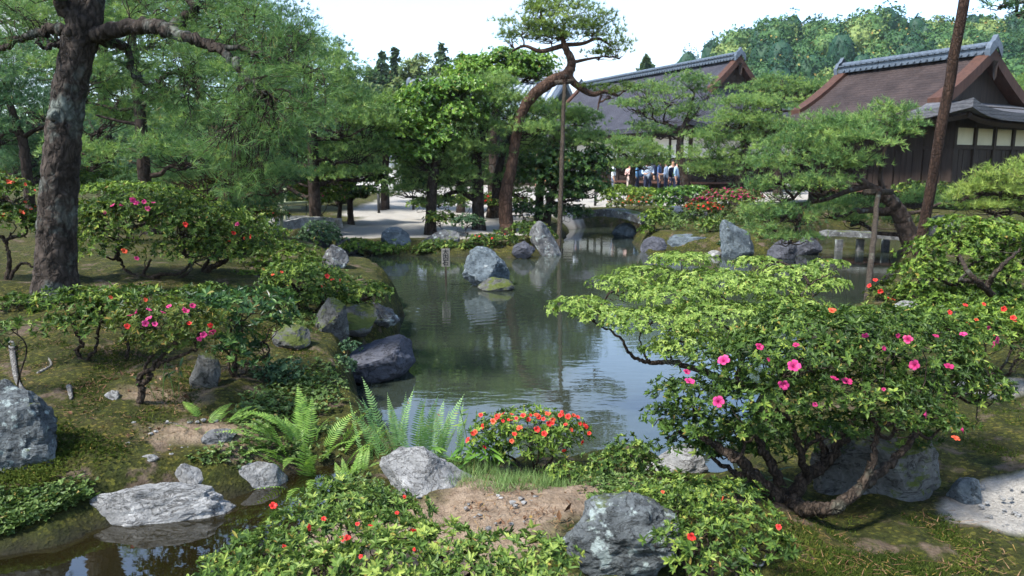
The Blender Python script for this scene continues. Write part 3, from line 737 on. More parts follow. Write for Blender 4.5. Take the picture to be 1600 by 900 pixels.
# ------------------------------------------------------------------ pines
def big_pine():
    y = 7.0; rg = np.random.default_rng(3)
    tr = [(86, 470), (88, 400), (92, 300), (102, 190), (119, 90), (132, 35), (150, -60), (175, -200), (190, -380), (200, -560)]
    wd = [66, 56, 52, 47, 44, 48, 34, 30, 24, 10]
    T = [at(px, py, y + (0, 0, 0, 0, 0, 0, .1, .3, .5, .6)[i]) for i, (px, py) in enumerate(tr)]
    T[0][2] = g1(T[0][0], T[0][1]) - .08; foot = T[0].copy(); foot[2] += .08
    root = empty('pine_tree', foot, 'tall old pine with thick scaly trunk at left, nearest tree', 'tree')
    n = 300; C = bez(T, n); s0 = scale_at(90, 400, y)
    R = np.interp(np.linspace(0, 1, n), np.linspace(0, 1, len(wd)), np.array(wd) * s0 * .5)
    R[:40] *= 1 + .28 * np.exp(-np.arange(40) / 9.0)
    mb = MB(); mb.tube(C - foot, R, 56)
    V = mb.V[0]; ctr = np.repeat(C - foot, 56, 0); rad = norm(V - ctr)
    wn = np.stack([fnoise(V, 5, s_, 3) for s_ in (1, 2, 3)], 1); up = (V + wn * .07) * np.array([1.25, 1.25, .36]); cr = np.zeros(len(V))
    for i, p in enumerate((up * 13).tolist()):
        d, _ = mnoise.voronoi(Vector(p)); cr[i] = d[1] - d[0]
    pl = np.clip(cr * 5, 0, 1); nz = fnoise(V, 9, 3, 5)
    mb.V[0] = V + rad * ((pl - .5) * .013 + nz * .011)[:, None]
    # bark knot and limbs
    PX = lambda L_: [at(b[0], b[1], y + (b[2] if len(b) > 2 else 0)) for b in L_]
    limbs = [([(135, 50), (100, 10, -.1), (70, -60, -.3), (40, -160, -.6)], 36, 12),
             ([(128, 60), (180, 46, -.1), (240, 42, -.3), (275, 52, -.4), (330, 72, -.5), (362, 92, -.6), (392, 128, -.7), (420, 150, -.8)], 34, 7),
             ([(265, 48, -.35), (290, 25, -.4), (306, 12, -.5), (285, -15, -.5), (300, -70, -.6)], 20, 8),
             ([(120, 52), (85, 45, .1), (55, 55, .2), (20, 66, .3), (-40, 95, .4), (-120, 90, .5)], 22, 6),
             ([(118, 68), (90, 70, -.1), (70, 74, -.2), (58, 62, -.3)], 12, 3),
             ([(140, 60), (180, 68, .1), (200, 76, .2), (204, 105, .2), (222, 128, .2), (250, 138, .2), (252, 122, .2), (278, 115, .2), (303, 128, .2)], 18, 4),
             ([(330, 72, -.5), (380, 78, -.6), (440, 95, -.7), (500, 110, -.8)], 12, 3),
             ([(160, -80, .1), (250, -60, .4), (360, -40, .5), (470, -20, .4)], 18, 6),
             ([(165, -160, .2), (60, -150, .5), (-80, -120, .8)], 18, 6),
             ([(180, -300, .4), (300, -280, .7), (400, -220, .6)], 10, 3),
             ([(180, -300, .4), (120, -340, -.8), (60, -330, -1.6)], 16, 6)]
    nodes = []
    for pts, a, b in limbs:
        B = bez(PX(pts), 10 * len(pts)); B = B + rg.normal(0, 1, B.shape) * .012; mb.tube(B - foot, np.linspace(a, b, len(B)) * s0 * .38, 10); nodes.append(B)
    mb.obj('trunk', M['bark'], root, True)
    # knots where boughs were sawn off
    for px, py, r in ((84, 180, 9), (108, 50, 7)):
        k = MB(); p = at(px, py, y - .13); V, Fc = icos(2); k.add(V * (r * s0, .05, r * s0 * 1.2) + p - foot, Fc); k.obj('knot', M['bark'], root, True)
    # foliage: loose bunches of long needles on bare twigs
    tm = MB(); fm = MB(); N = np.vstack(nodes)
    PW = pads_world([(400, 30, 80, 45, -.5), (470, 60, 60, 50, -.6), (430, 105, 75, 45, -.7), (480, 145, 55, 45, -.8), (400, 160, 55, 40, -.7), (440, 200, 45, 38, -.8), (330, 20, 70, 35, -.4),
        (260, 5, 70, 25, .2), (200, 95, 60, 30, .3), (290, 100, 50, 30, .2), (40, 30, 55, 28, .3), (-30, 70, 60, 40, .5), (60, -20, 80, 35, -.2), (360, 235, 50, 32, -.5), (300, 180, 50, 30, .2), (250, 150, 50, 22, .2), (390, 270, 45, 30, -.5),
        (330, -90, 120, 45, .4), (-60, -110, 130, 60, .6), (400, -200, 90, 40, .5), (190, -480, 160, 90, .6), (60, -520, 120, 70, .6)], y)
    for c, r in PW:
        big = r[0] > .7; m = 12 if not big else 7
        for _ in range(m):
            q = c + norm(rg.normal(0, 1, 3)) * r * rg.uniform(.25, 1.0)
            a = N[np.argmin(np.linalg.norm(N - q, axis=1) + rg.uniform(0, .35, len(N)))]
            L = np.linalg.norm(q - a)
            w = wiggle(a, q, 9, .16, rg, .06); tm.tube(w - foot, np.linspace(.004 + .005 * min(L, 1.2), .0025, 9), 4, cap=False)
            e = 11
            g = rg.normal(0, 1, (e, 3)); P = q + g * (.10, .10, .055)
            for p in P[::3]: tm.tube([w[-3] - foot, (w[-2] + p) / 2 - foot, p - foot], [.003, .0025, .0018], 3, cap=False)
            A = norm(g * (.6, .6, .3) + (q - a) / (L + .01) * .3 + [0, 0, .45] + rg.normal(0, .3, (e, 3)))
            tufts(fm, P - foot, A, 13 if not big else 9, .105, .0042 if not big else .007, 1.15, np.clip(.42 + rg.normal(0, .12) + rg.normal(0, .08, e), 0, 1))
    tm.obj('twigs', M['stem'], root); fm.obj('crown', M['needle'], root)
big_pine()

conifer('mid-left pine, straight grey trunk directly right of the big scaly trunk', 13.0, [(232, 345), (226, 290), (222, 210), (213, 130), (204, 40), (195, -30)], [22, 20, 18, 15, 12, 6],
    [(130, 110, 80, 28), (290, 120, 80, 30, -.5), (230, 60, 95, 30), (150, 185, 75, 28, .5), (330, 190, 80, 30), (280, 245, 80, 28, -.6), (140, 250, 65, 26), (200, 150, 60, 25, .8), (190, 0, 100, 35), (320, 20, 80, 30, .5), (80, 30, 80, 30, .5)],
    seed=21, branches=[([(222, 165), (190, 172), (160, 165), (135, 160)], 7, 3), ([(222, 195), (190, 190), (150, 180)], 7, 3), ([(224, 238), (190, 235), (165, 248), (130, 240)], 9, 3), ([(226, 275), (250, 272), (262, 262), (290, 255), (315, 265)], 9, 3)], mat='needle', nl=.11, nw=.006)
conifer('crooked pine with reddish bent limb left of the grey-trunked pine pair', 15.5, [(362, 345), (358, 300), (345, 250), (335, 208), (318, 165), (310, 110), (312, 60)], [22, 20, 18, 16, 14, 10, 6],
    [(330, 90, 80, 30), (390, 150, 85, 32), (400, 215, 80, 32, -.6), (350, 265, 85, 30, -1.2), (430, 285, 65, 28, -.6), (290, 285, 80, 28, .4), (360, 40, 80, 30), (260, 210, 60, 26), (420, 80, 70, 28, .6), (410, 320, 60, 16)],
    seed=22, branches=[([(335, 208), (340, 200), (350, 205)], 12, 10)], mat='needle_dark', nl=.11, nw=.007, bark='bark_red')
conifer('pine with dark straight trunk and stubby side limbs behind the yellow-green azalea', 19.0, [(492, 330), (490, 270), (488, 215), (484, 165), (478, 110), (480, 70)], [19, 17, 16, 14, 9, 5],
    [(480, 125, 85, 26), (560, 165, 55, 22), (540, 195, 80, 28, -.5), (425, 175, 70, 26), (440, 235, 70, 26, .8), (560, 240, 55, 26), (410, 130, 70, 24, 1), (500, 245, 60, 22, 1), (590, 200, 40, 26), (470, 85, 60, 20), (380, 200, 60, 26, 1), (520, 275, 45, 14), (450, 272, 50, 16, .5), (570, 272, 30, 13), (400, 285, 40, 14, .5)],
    seed=23, branches=[([(488, 215), (465, 212), (445, 225)], 8, 3), ([(489, 218), (515, 217), (530, 220)], 8, 3), ([(490, 252), (512, 248), (522, 258)], 9, 5)], mat='needle', nl=.12, nw=.008)
conifer('small slanting pine at the far left edge behind the scaly trunk', 15.5, [(42, 265), (38, 235), (30, 205), (18, 170), (5, 130)], [16, 15, 13, 10, 6],
    [(20, 140, 80, 28), (70, 170, 60, 26), (0, 210, 60, 24), (50, 235, 50, 20, .8), (-40, 160, 70, 28), (0, 95, 80, 28), (10, 265, 60, 22, .8), (70, 275, 50, 20, 1)], seed=24, mat='needle_blue', nl=.12, nw=.007,
    branches=[([(36, 215), (55, 203), (75, 195)], 8, 4), ([(36, 210), (15, 205), (-10, 222)], 9, 4)])
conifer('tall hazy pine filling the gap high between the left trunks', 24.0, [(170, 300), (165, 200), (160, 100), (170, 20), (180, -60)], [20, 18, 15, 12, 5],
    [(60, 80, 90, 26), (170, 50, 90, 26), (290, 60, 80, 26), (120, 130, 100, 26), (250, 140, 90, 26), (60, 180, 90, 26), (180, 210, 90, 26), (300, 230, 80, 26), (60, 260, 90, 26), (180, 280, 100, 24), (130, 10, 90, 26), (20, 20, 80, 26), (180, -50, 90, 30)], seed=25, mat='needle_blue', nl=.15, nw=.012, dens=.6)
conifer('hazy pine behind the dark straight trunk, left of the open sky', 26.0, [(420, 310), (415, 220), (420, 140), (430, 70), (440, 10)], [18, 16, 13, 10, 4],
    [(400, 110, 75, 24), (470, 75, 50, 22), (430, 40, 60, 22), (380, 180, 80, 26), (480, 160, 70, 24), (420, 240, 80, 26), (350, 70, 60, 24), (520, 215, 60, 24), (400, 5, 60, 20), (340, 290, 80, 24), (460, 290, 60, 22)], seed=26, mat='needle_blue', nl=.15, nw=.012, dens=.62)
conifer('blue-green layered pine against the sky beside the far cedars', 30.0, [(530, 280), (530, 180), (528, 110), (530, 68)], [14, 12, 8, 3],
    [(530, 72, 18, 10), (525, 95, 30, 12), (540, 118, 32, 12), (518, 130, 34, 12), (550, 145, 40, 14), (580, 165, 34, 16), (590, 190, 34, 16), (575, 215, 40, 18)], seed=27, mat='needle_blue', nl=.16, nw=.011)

conifer('tall leaning pine with curved bare trunk held by a pole over the pond', 20.0, [(793, 352), (790, 310), (799, 262), (805, 222), (815, 178), (836, 146), (864, 126), (886, 116), (893, 96), (882, 72), (877, 48)], [24, 21, 17, 16, 15, 17, 18, 16, 13, 9, 5],
    [(815, 42, 38, 16), (850, 24, 40, 16), (890, 18, 42, 14), (925, 42, 42, 18), (950, 65, 34, 16), (968, 84, 20, 12), (880, 52, 60, 14), (800, 62, 26, 13), (860, 58, 40, 10), (935, 88, 25, 10), (955, 146, 26, 9), (978, 136, 18, 8), (915, 140, 16, 7), (840, 8, 25, 8)],
    seed=31, mat='needle_yellow', bark='bark_red', nl=.11, nw=.008, tone=-.18, dens=.8,
    branches=[([(886, 116), (900, 132), (925, 147), (945, 143), (966, 150)], 13, 4), ([(878, 72), (845, 80), (820, 72), (800, 80)], 8, 3), ([(880, 70), (910, 68), (935, 60), (955, 72)], 7, 3), ([(892, 98), (920, 92), (945, 88)], 6, 2), ([(940, 148), (936, 160), (934, 172)], 4, 2)], trunk_sides=14, lw=.3)
conifer('bright green dome-topped evergreen tree behind the leaning pine trunk', 24.0, [(770, 330), (772, 250), (775, 180), (782, 120)], [20, 18, 14, 8],
    [(735, 108, 36, 13), (785, 102, 48, 15), (835, 104, 36, 14), (770, 120, 60, 12), (840, 118, 30, 10), (715, 120, 22, 9)], seed=32, mat='evergreen', kind='leaf', nl=.095, nw=.045, k=6, clump=16, name='evergreen_tree', tone=.1)
conifer('rounded bright green evergreen left of the pond pines, lit leaf clumps', 19.8, [(672, 340), (676, 280), (690, 230), (705, 190)], [18, 16, 12, 8],
    [(640, 175, 44, 22), (615, 200, 26, 18), (672, 155, 44, 18), (700, 190, 60, 26), (640, 215, 50, 22), (690, 225, 50, 20), (720, 145, 50, 16), (655, 250, 36, 18), (620, 235, 24, 14)], seed=33, mat='evergreen', kind='leaf', nl=.085, nw=.04, k=6, clump=15, name='evergreen_tree', tone=.08)
conifer('spreading pine with twin dark trunks in middle of the pond bank', 20.6, [(748, 322), (746, 290), (744, 250), (755, 205), (762, 170)], [20, 19, 17, 14, 8],
    [(735, 168, 70, 22), (800, 165, 60, 20), (770, 140, 55, 16), (690, 200, 55, 20, .3), (735, 205, 60, 22, -.5), (820, 205, 55, 20, -.4), (690, 250, 55, 22, -.6), (745, 240, 55, 18, -.5), (660, 285, 45, 24, -.3), (700, 300, 45, 22), (715, 275, 40, 18, -.5), (840, 180, 40, 16), (640, 300, 36, 13, -.2), (685, 318, 36, 10, -.3), (820, 300, 34, 13, .3), (775, 285, 30, 13, .5), (650, 270, 36, 14, -.3)],
    seed=34, mat='needle', nl=.12, nw=.008, branches=[([(742, 312), (720, 300), (700, 303), (690, 312)], 10, 4), ([(776, 310, .5), (778, 275, .5), (786, 240, .5), (800, 210, .4)], 17, 8)], tone=.05)
conifer('pine with flat pads growing just right of the leaning trunk', 21.5, [(842, 330), (845, 280), (858, 240), (870, 205)], [14, 13, 11, 6],
    [(880, 195, 55, 18), (915, 185, 30, 14), (870, 220, 55, 18, -.4), (910, 215, 36, 14), (840, 235, 40, 16), (850, 170, 36, 14)], seed=35, mat='needle', nl=.12, nw=.008, tone=.08)
conifer('low dark-leaved evergreen tree by the pond, under flat pine pads', 21.0, [(852, 345), (862, 305), (875, 270), (885, 240)], [14, 12, 10, 6],
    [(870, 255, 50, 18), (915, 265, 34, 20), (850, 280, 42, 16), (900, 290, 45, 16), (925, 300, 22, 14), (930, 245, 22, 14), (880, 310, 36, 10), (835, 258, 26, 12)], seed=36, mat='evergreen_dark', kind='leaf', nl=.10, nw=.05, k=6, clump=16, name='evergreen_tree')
conifer('small layered dark tree on the far bank left of the sandy clearing', 22.0, [(548, 340), (547, 315), (552, 292), (562, 275)], [10, 9, 7, 4],
    [(560, 275, 36, 9), (590, 285, 24, 8), (530, 290, 30, 9), (575, 300, 30, 8), (545, 310, 34, 9), (520, 315, 22, 8), (600, 270, 14, 6)], seed=37, mat='evergreen_dark', kind='leaf', nl=.09, nw=.05, k=6, clump=14, name='layered_tree',
    branches=[([(530, 342), (532, 320), (535, 300)], 8, 4)])
conifer('slender pine with open branches in front of the left hall roof', 30.0, [(1076, 300), (1068, 268), (1062, 235), (1066, 205), (1078, 175), (1085, 145)], [15, 14, 12, 9, 6, 3],
    [(1075, 130, 36, 12), (1105, 145, 26, 14), (1045, 150, 36, 14), (1010, 140, 30, 12), (1000, 165, 36, 13), (1040, 180, 40, 14), (1090, 172, 28, 12), (1010, 205, 34, 12), (1045, 210, 24, 9)], seed=41, mat='needle', nl=.14, nw=.010, dens=.85,
    branches=[([(1066, 205), (1045, 195), (1025, 190)], 6, 3), ([(1070, 195), (1085, 180), (1095, 165)], 5, 2)])
conifer('dense low pine clump left of the seated crowd, below the hall eaves', 29.0, [(985, 300), (988, 275), (990, 250)], [12, 10, 6],
    [(985, 240, 42, 15), (960, 225, 30, 12), (1010, 255, 36, 14), (970, 262, 36, 13), (1030, 240, 30, 12), (1000, 225, 30, 11)], seed=42, mat='needle', nl=.14, nw=.010, tone=.05)
conifer('cloud-pruned pine with rounded pads right of the seated crowd', 27.0, [(1148, 310), (1158, 270), (1166, 235), (1158, 205), (1165, 175)], [17, 16, 14, 11, 6],
    [(1160, 165, 40, 13), (1200, 170, 36, 14), (1130, 190, 40, 14), (1180, 195, 50, 15), (1215, 200, 34, 14), (1110, 215, 34, 13), (1150, 222, 46, 15), (1205, 228, 40, 15), (1105, 245, 40, 15), (1165, 255, 50, 16), (1120, 270, 40, 14), (1200, 262, 36, 15), (1090, 265, 26, 12)], seed=43, mat='needle', nl=.13, nw=.009, tone=.1,
    branches=[([(1164, 240), (1145, 240), (1125, 248)], 6, 3)])
conifer('far pine between the two hall roofs, upper tier', 36.0, [(1215, 300), (1215, 220), (1218, 160), (1222, 125)], [13, 12, 9, 4],
    [(1215, 130, 36, 10), (1180, 140, 36, 10), (1250, 145, 40, 11), (1290, 140, 36, 12), (1210, 155, 50, 11), (1270, 165, 36, 11), (1180, 160, 30, 10), (1310, 150, 26, 10)], seed=44, mat='needle', nl=.16, nw=.012)
conifer('wide leaning pine over the water at right with propped trunk', 15.0, [(1428, 388), (1415, 355), (1400, 325), (1385, 308), (1355, 290), (1320, 262)], [30, 27, 23, 19, 13, 8],
    [(1395, 180, 48, 16), (1340, 195, 60, 18), (1290, 210, 60, 20), (1240, 235, 50, 22), (1330, 225, 60, 20, -.5), (1380, 215, 50, 18), (1210, 265, 40, 22), (1275, 258, 60, 22, -.4), (1220, 300, 48, 22), (1290, 290, 55, 18, -.5), (1200, 335, 40, 20), (1245, 345, 55, 20), (1340, 262, 40, 16), (1235, 372, 45, 12), (1415, 200, 30, 14), (1200, 362, 30, 14),
     (1365, 320, 30, 14, .6), (1440, 318, 40, 16, .8), (1410, 345, 30, 10, .8), (1300, 330, 50, 16, .8), (1330, 345, 40, 12, 1)],
    seed=45, mat='needle', nl=.12, nw=.0065, k=12, tone=.0, dens=.95, trunk_sides=14,
    branches=[([(1398, 322), (1380, 330), (1362, 328), (1342, 330)], 13, 9), ([(1355, 290), (1320, 300), (1290, 312), (1260, 318)], 10, 4), ([(1320, 262), (1290, 265), (1262, 285), (1240, 310)], 9, 4), ([(1385, 308), (1375, 280), (1380, 250), (1385, 215)], 9, 4), ([(1405, 335), (1440, 330), (1470, 318), (1490, 320)], 7, 3)])
conifer('yellow-green pine pads at the right edge below the right hall', 14.0, [(1640, 380), (1625, 340), (1600, 310), (1570, 300)], [20, 18, 14, 8],
    [(1555, 280, 40, 16), (1590, 265, 36, 14), (1525, 300, 34, 14), (1575, 305, 50, 16), (1610, 290, 36, 18), (1500, 310, 22, 9), (1545, 325, 45, 10), (1610, 325, 36, 12)], seed=46, mat='needle_yellow', nl=.12, nw=.0075, tone=.1)
conifer('overhanging pine bough entering at the top right corner', 8.0, [(1850, 440), (1840, 250), (1800, 80), (1740, -20), (1660, -12), (1590, 5)], [46, 42, 34, 22, 12, 5],
    [(1560, 5, 32, 12), (1595, -8, 40, 14), (1590, 18, 30, 10), (1640, 0, 40, 20), (1700, -30, 60, 30), (1800, -40, 90, 50), (1760, -120, 110, 50)], seed=47, mat='needle_blue', nl=.10, nw=.005, bark='bark', dens=.7)
for i, (px, py, rx, top, lab) in enumerate([(578, 150, 16, 112, 'shortest far cedar, leftmost of the row against the sky'), (598, 150, 22, 86, 'pale-tipped far cedar left of the tallest cedar pair'), (618, 150, 20, 80, 'tall narrow far cedar beside the bamboo clump'),
        (691, 140, 24, 74, 'pointed dark far cedar just left of the dome-topped tree'), (722, 130, 14, 90, 'small far cedar tip peeping over the dome-topped tree'), (1010, 110, 9, 93, 'small conical conifer top above the left hall ridge')]):
    y = 70 + i * 2; pads = []
    for q in range(15):
        u = q / 14.0; pads.append((px + (q % 2 - .5) * rx * .35 * (.3 + u), top + u * (py - top) * 1.35, rx * (.10 + .95 * u), 2.6))
    conifer(lab, y, [(px, 300), (px, 200), (px, top + 5)], [7, 6, 1.5], pads, seed=60 + i, mat='cedar', kind='leaf', nl=.42, nw=.2, k=5, clump=4.0, dens=2.0, name='cedar_tree', twigs=False, group='far trees against the sky')
conifer('feathery olive bamboo clump between the far cedars', 66.0, [(655, 300), (652, 200), (650, 120)], [8, 6, 2], [(640, 112, 16, 14), (660, 108, 16, 14), (632, 132, 18, 14), (655, 135, 22, 14), (675, 130, 16, 14), (650, 155, 30, 12), (700, 125, 16, 14), (690, 150, 20, 12)], seed=68, mat='bamboo_leaf', kind='leaf', nl=.38, nw=.13, k=5, clump=5, dens=1.8, name='bamboo_clump', twigs=False)
conifer('yellowish round tree in front of the far cedar row', 45.0, [(585, 300), (580, 220), (578, 165)], [9, 8, 4], [(575, 150, 22, 12), (555, 142, 18, 10), (600, 155, 20, 12), (570, 170, 36, 14), (605, 180, 26, 14)], seed=69, mat='bamboo_leaf', kind='leaf', nl=.22, nw=.12, k=6, clump=6, name='broadleaf_tree')
conifer('leafy green tree behind the right hall gable at the edge', 42.0, [(1592, 300), (1590, 220), (1588, 165)], [12, 10, 5], [(1585, 150, 30, 14), (1610, 140, 30, 16), (1575, 170, 26, 14), (1605, 175, 30, 14), (1570, 130, 16, 10)], seed=70, mat='needle', nl=.2, nw=.015, name='broadleaf_tree', kind='leaf', k=6)

conifer('broad soft pine behind the white wall end, left of the bright rounded evergreen', 27.0, [(600, 320), (602, 260), (606, 210), (610, 180)], [12, 11, 9, 5],
    [(590, 190, 40, 15), (625, 205, 40, 15), (600, 225, 50, 16), (640, 240, 40, 16), (575, 245, 40, 16), (650, 265, 30, 14), (560, 262, 36, 14)], seed=71, mat='needle', nl=.15, nw=.011)
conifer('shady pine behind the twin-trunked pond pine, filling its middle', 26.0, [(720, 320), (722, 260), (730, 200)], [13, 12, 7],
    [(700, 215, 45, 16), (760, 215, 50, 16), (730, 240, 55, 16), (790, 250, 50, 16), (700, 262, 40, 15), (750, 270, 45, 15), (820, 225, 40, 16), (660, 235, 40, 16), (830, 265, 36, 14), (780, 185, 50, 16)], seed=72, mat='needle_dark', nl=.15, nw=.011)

# ------------------------------------------------------------------ maple over the pond
shrub('lime green maple spreading flat sprays of leaves low over the pond', 5.8, (1205, 640), [(905, 478, 48, 12), (945, 492, 45, 12, -.1), (975, 443, 52, 11, .2), (1055, 462, 70, 14), (1065, 405, 50, 9, .4), (1120, 440, 80, 15, .2), (1020, 500, 75, 16, -.2), (1125, 495, 85, 18, -.2),
    (1195, 450, 60, 14, .1), (1245, 425, 50, 9, .3), (1295, 412, 30, 5, .4), (1080, 535, 60, 15, -.3), (1180, 410, 36, 8, .5), (1010, 425, 40, 8, .4), (1160, 535, 60, 16, -.2), (1230, 480, 60, 14, -.1), (1290, 445, 40, 8, .2), (1040, 545, 40, 10, -.3)],
    mat='maple', L=.034, W=.0135, k=5, cover=.78, seed=81, name='maple_tree', cat='tree', sr=.012, stem_mat='stem', low=-.6, inner=.3, flat_leaf=True, tone=.12, foliage_name='crown', branchlets=60, droop=.25,
    limbs=[([(1205, 640), (1150, 600), (1100, 580), (1050, 566), (1015, 566), (988, 556), (965, 525), (930, 505)], .034, .006, True), ([(1015, 566), (1002, 545), (1000, 520)], .012, .004), ([(1150, 600), (1160, 540), (1120, 500)], .024, .006), ([(1160, 560), (1220, 500), (1260, 450), (1300, 425)], .014, .004), ([(1050, 566), (1040, 530), (1060, 500)], .012, .004)])

# ------------------------------------------------------------------ azaleas and other shrubs, left bank
shrub('big wide azalea just right of the scaly pine trunk, pink blossoms on top', 8.2, (238, 452), [(200, 352, 68, 36), (285, 352, 72, 38), (240, 325, 62, 22), (165, 388, 42, 32, -.2), (300, 392, 55, 30), (150, 345, 30, 24)], seed=101, grow=1.24, cover=.9,
    L=.05, W=.018, k=6, flowers=[(190, 318), (205, 312), (215, 320), (226, 316), (240, 320), (165, 332), (178, 324), (232, 326), (292, 350, 'red', 1.3), (200, 402, 'orange'), (213, 405)], fsize=.05, sr=.028, branchlets=40,
    limbs=[([(238, 452), (250, 430), (285, 425), (300, 405)], .03, .012, True), ([(238, 452), (225, 430), (235, 405)], .028, .012, True), ([(232, 450), (200, 425), (185, 400)], .024, .01, True), ([(240, 450), (270, 440), (298, 420), (295, 400)], .024, .01, True)])
shrub('azalea on a short twisted stem right of the big wide azalea, few red blossoms', 8.7, (322, 435), [(372, 362, 44, 28), (340, 395, 40, 24), (392, 388, 26, 18), (330, 365, 30, 22)], seed=102, grow=1.24, L=.05, W=.018, k=6, cover=.9,
    flowers=[(365, 365, 'red'), (395, 370, 'red'), (355, 375, 'red'), (372, 352), (325, 345)], fsize=.042, sr=.03, branchlets=30, limbs=[([(322, 437), (328, 420), (355, 405), (375, 390)], .05, .015, True), ([(322, 437), (318, 420), (330, 400)], .04, .015, True)])
shrub('low clipped yellow-green azalea hedge behind the big wide azalea', 11.5, (205, 335), [(190, 300, 60, 12), (240, 302, 36, 13), (150, 300, 36, 10)], mat='azalea_yellow', seed=103, L=.07, W=.026, k=6, cover=.8)
shrub('azalea at left edge with orange-red blossoms beside the pine trunk', 7.6, (8, 425), [(15, 350, 42, 36), (40, 360, 22, 30), (35, 302, 26, 16), (-30, 340, 40, 40), (5, 295, 28, 20)], seed=104, L=.05, W=.018, k=6, cover=.9, nfl=46, nfmat='orange', fmat='orange', fsize=.04, sr=.022,
    limbs=[([(8, 425), (15, 405), (10, 380)], .03, .012, True), ([(8, 425), (35, 412), (60, 420)], .022, .008, True)])
shrub('green azalea on two thin bare stems below the scaly trunk', 5.3, (134, 582), [(105, 480, 42, 22), (160, 485, 55, 26), (210, 468, 45, 16, .3), (130, 510, 48, 20), (190, 505, 40, 22, .2)], seed=105, grow=1.24, L=.045, W=.016, k=6, hi=True, flowers=[(175, 463, 'orange'), (225, 470, 'orange')], fsize=.03, sr=.012, cover=1.0,
    limbs=[([(134, 582), (120, 548), (128, 538), (120, 520)], .017, .01, True), ([(134, 582), (138, 560), (150, 542), (152, 520)], .015, .008, True), ([(190, 572, .2), (200, 545, .2), (195, 520, .2)], .016, .01)])
shrub('pink-blossomed azalea on a gnarled stem beside the small stream path', 4.6, (215, 634), [(262, 505, 68, 24), (228, 500, 40, 20), (308, 515, 34, 20), (262, 535, 52, 16), (320, 505, 24, 16)], mat='azalea_red', seed=106, grow=1.24, L=.04, W=.014, k=6, hi=True, cover=1.0,
    flowers=[(218, 490), (230, 488), (252, 493), (235, 502), (243, 508), (266, 483), (284, 487, 'pink', 1.2), (300, 480, 'magenta'), (198, 510, 'red'), (317, 524, 'pink', 1.3), (322, 520), (327, 507, 'red'), (290, 490, 'magenta'), (310, 528), (226, 506), (205, 498, 'magenta'), (296, 508, 'red'), (330, 515, 'magenta')], fsize=.03, sr=.013, tone=-.04,
    limbs=[([(215, 634), (222, 612), (218, 590), (238, 575), (270, 560), (310, 545)], .026, .008, True), ([(220, 600), (235, 590), (228, 570), (240, 550)], .018, .008), ([(238, 575), (255, 555), (280, 540)], .014, .006)])
shrub('dark glossy-leaved shrub on spindly stems right of the pink azalea', 5.2, (372, 602), [(380, 485, 62, 24), (338, 515, 40, 26), (420, 505, 36, 22), (362, 548, 40, 30), (400, 470, 38, 14), (330, 480, 36, 16), (385, 570, 36, 22)], mat='glossy', seed=107, grow=1.24, L=.06, W=.021, k=6, hi=True, cover=.75, sr=.012, name='glossy_shrub', branchlets=30)
shrub('light leafy sprig at the left edge above the lichened boulder', 4.6, (-5, 570), [(-5, 515, 34, 16), (25, 512, 24, 8), (-20, 550, 30, 16)], mat='azalea_fresh', seed=108, L=.05, W=.018, k=5, hi=True, cover=.6, sr=.008)
shrub('pale azalea on the bank between the hedge and the left bridge', 9.8, (430, 450), [(440, 402, 42, 18), (408, 372, 36, 18), (468, 412, 26, 12), (425, 425, 40, 12), (395, 400, 30, 18)], seed=109, grow=1.24, L=.055, W=.02, k=6, cover=.85, mat='azalea_yellow', tone=-.08, flowers=[(415, 365, 'red'), (382, 372, 'red')], fsize=.035)
shrub('spreading waterside azalea with bare twisted stem and orange blossoms', 7.3, (452, 548), [(475, 440, 52, 22), (450, 428, 30, 14), (512, 465, 32, 18), (440, 455, 26, 16), (480, 470, 36, 16)], mat='azalea', seed=110, grow=1.24, L=.045, W=.016, k=6, flowers=[(500, 448, 'orange'), (520, 440, 'red'), (528, 437, 'orange'), (440, 427, 'orange'), (427, 432, 'orange'), (510, 432, 'red')], fsize=.034, sr=.02, cover=.95,
    limbs=[([(452, 548), (462, 520), (470, 500), (468, 475)], .035, .015, True), ([(470, 500), (490, 490), (505, 470)], .02, .01)])
shrub('low leaning azalea reaching over the dark flat boulder', 7.5, (520, 512), [(568, 462, 36, 15), (540, 475, 32, 15), (590, 455, 16, 10)], mat='azalea', tone=.1, seed=111, grow=1.24, L=.045, W=.017, k=6, sr=.02, cover=.9, limbs=[([(520, 512), (540, 498), (560, 478)], .03, .012, True)])
shrub('bushy small-leaved groundcover shrub hugging the bank below the glossy shrub', 5.3, (425, 600), [(430, 590, 30, 16), (395, 610, 34, 16), (455, 575, 20, 12), (530, 575, 22, 14, .8), (545, 545, 14, 10, 1.2)], mat='bluish', seed=112, grow=1.24, L=.03, W=.014, k=5, cover=.8, name='bank_shrub', sr=.006)

shrub('squat azalea cushion on the slope between the twisted stem and the hedge', 8.9, (395, 462), [(392, 440, 34, 18), (365, 448, 22, 12)], mat='azalea_yellow', tone=-.1, seed=113, L=.05, W=.018, k=6, cover=.9)
shrub('small dark azalea cushion at the foot of the scaly pine trunk', 6.6, (30, 500), [(25, 480, 34, 18), (60, 492, 22, 12)], mat='azalea', tone=-.08, seed=114, L=.045, W=.016, k=6, cover=.9)
shrub('shady azalea cushion behind the pink azalea, under the wide azalea', 6.4, (305, 500), [(300, 470, 40, 20), (335, 458, 26, 14)], mat='azalea', tone=-.05, seed=115, L=.045, W=.016, k=6, cover=.9)
shrub('mossy-looking low bush between the brown stone and the ferns', 5.4, (470, 618), [(475, 600, 32, 16), (505, 592, 24, 12, .4)], mat='azalea', tone=.0, seed=116, L=.03, W=.012, k=6, cover=.9, name='bank_shrub')
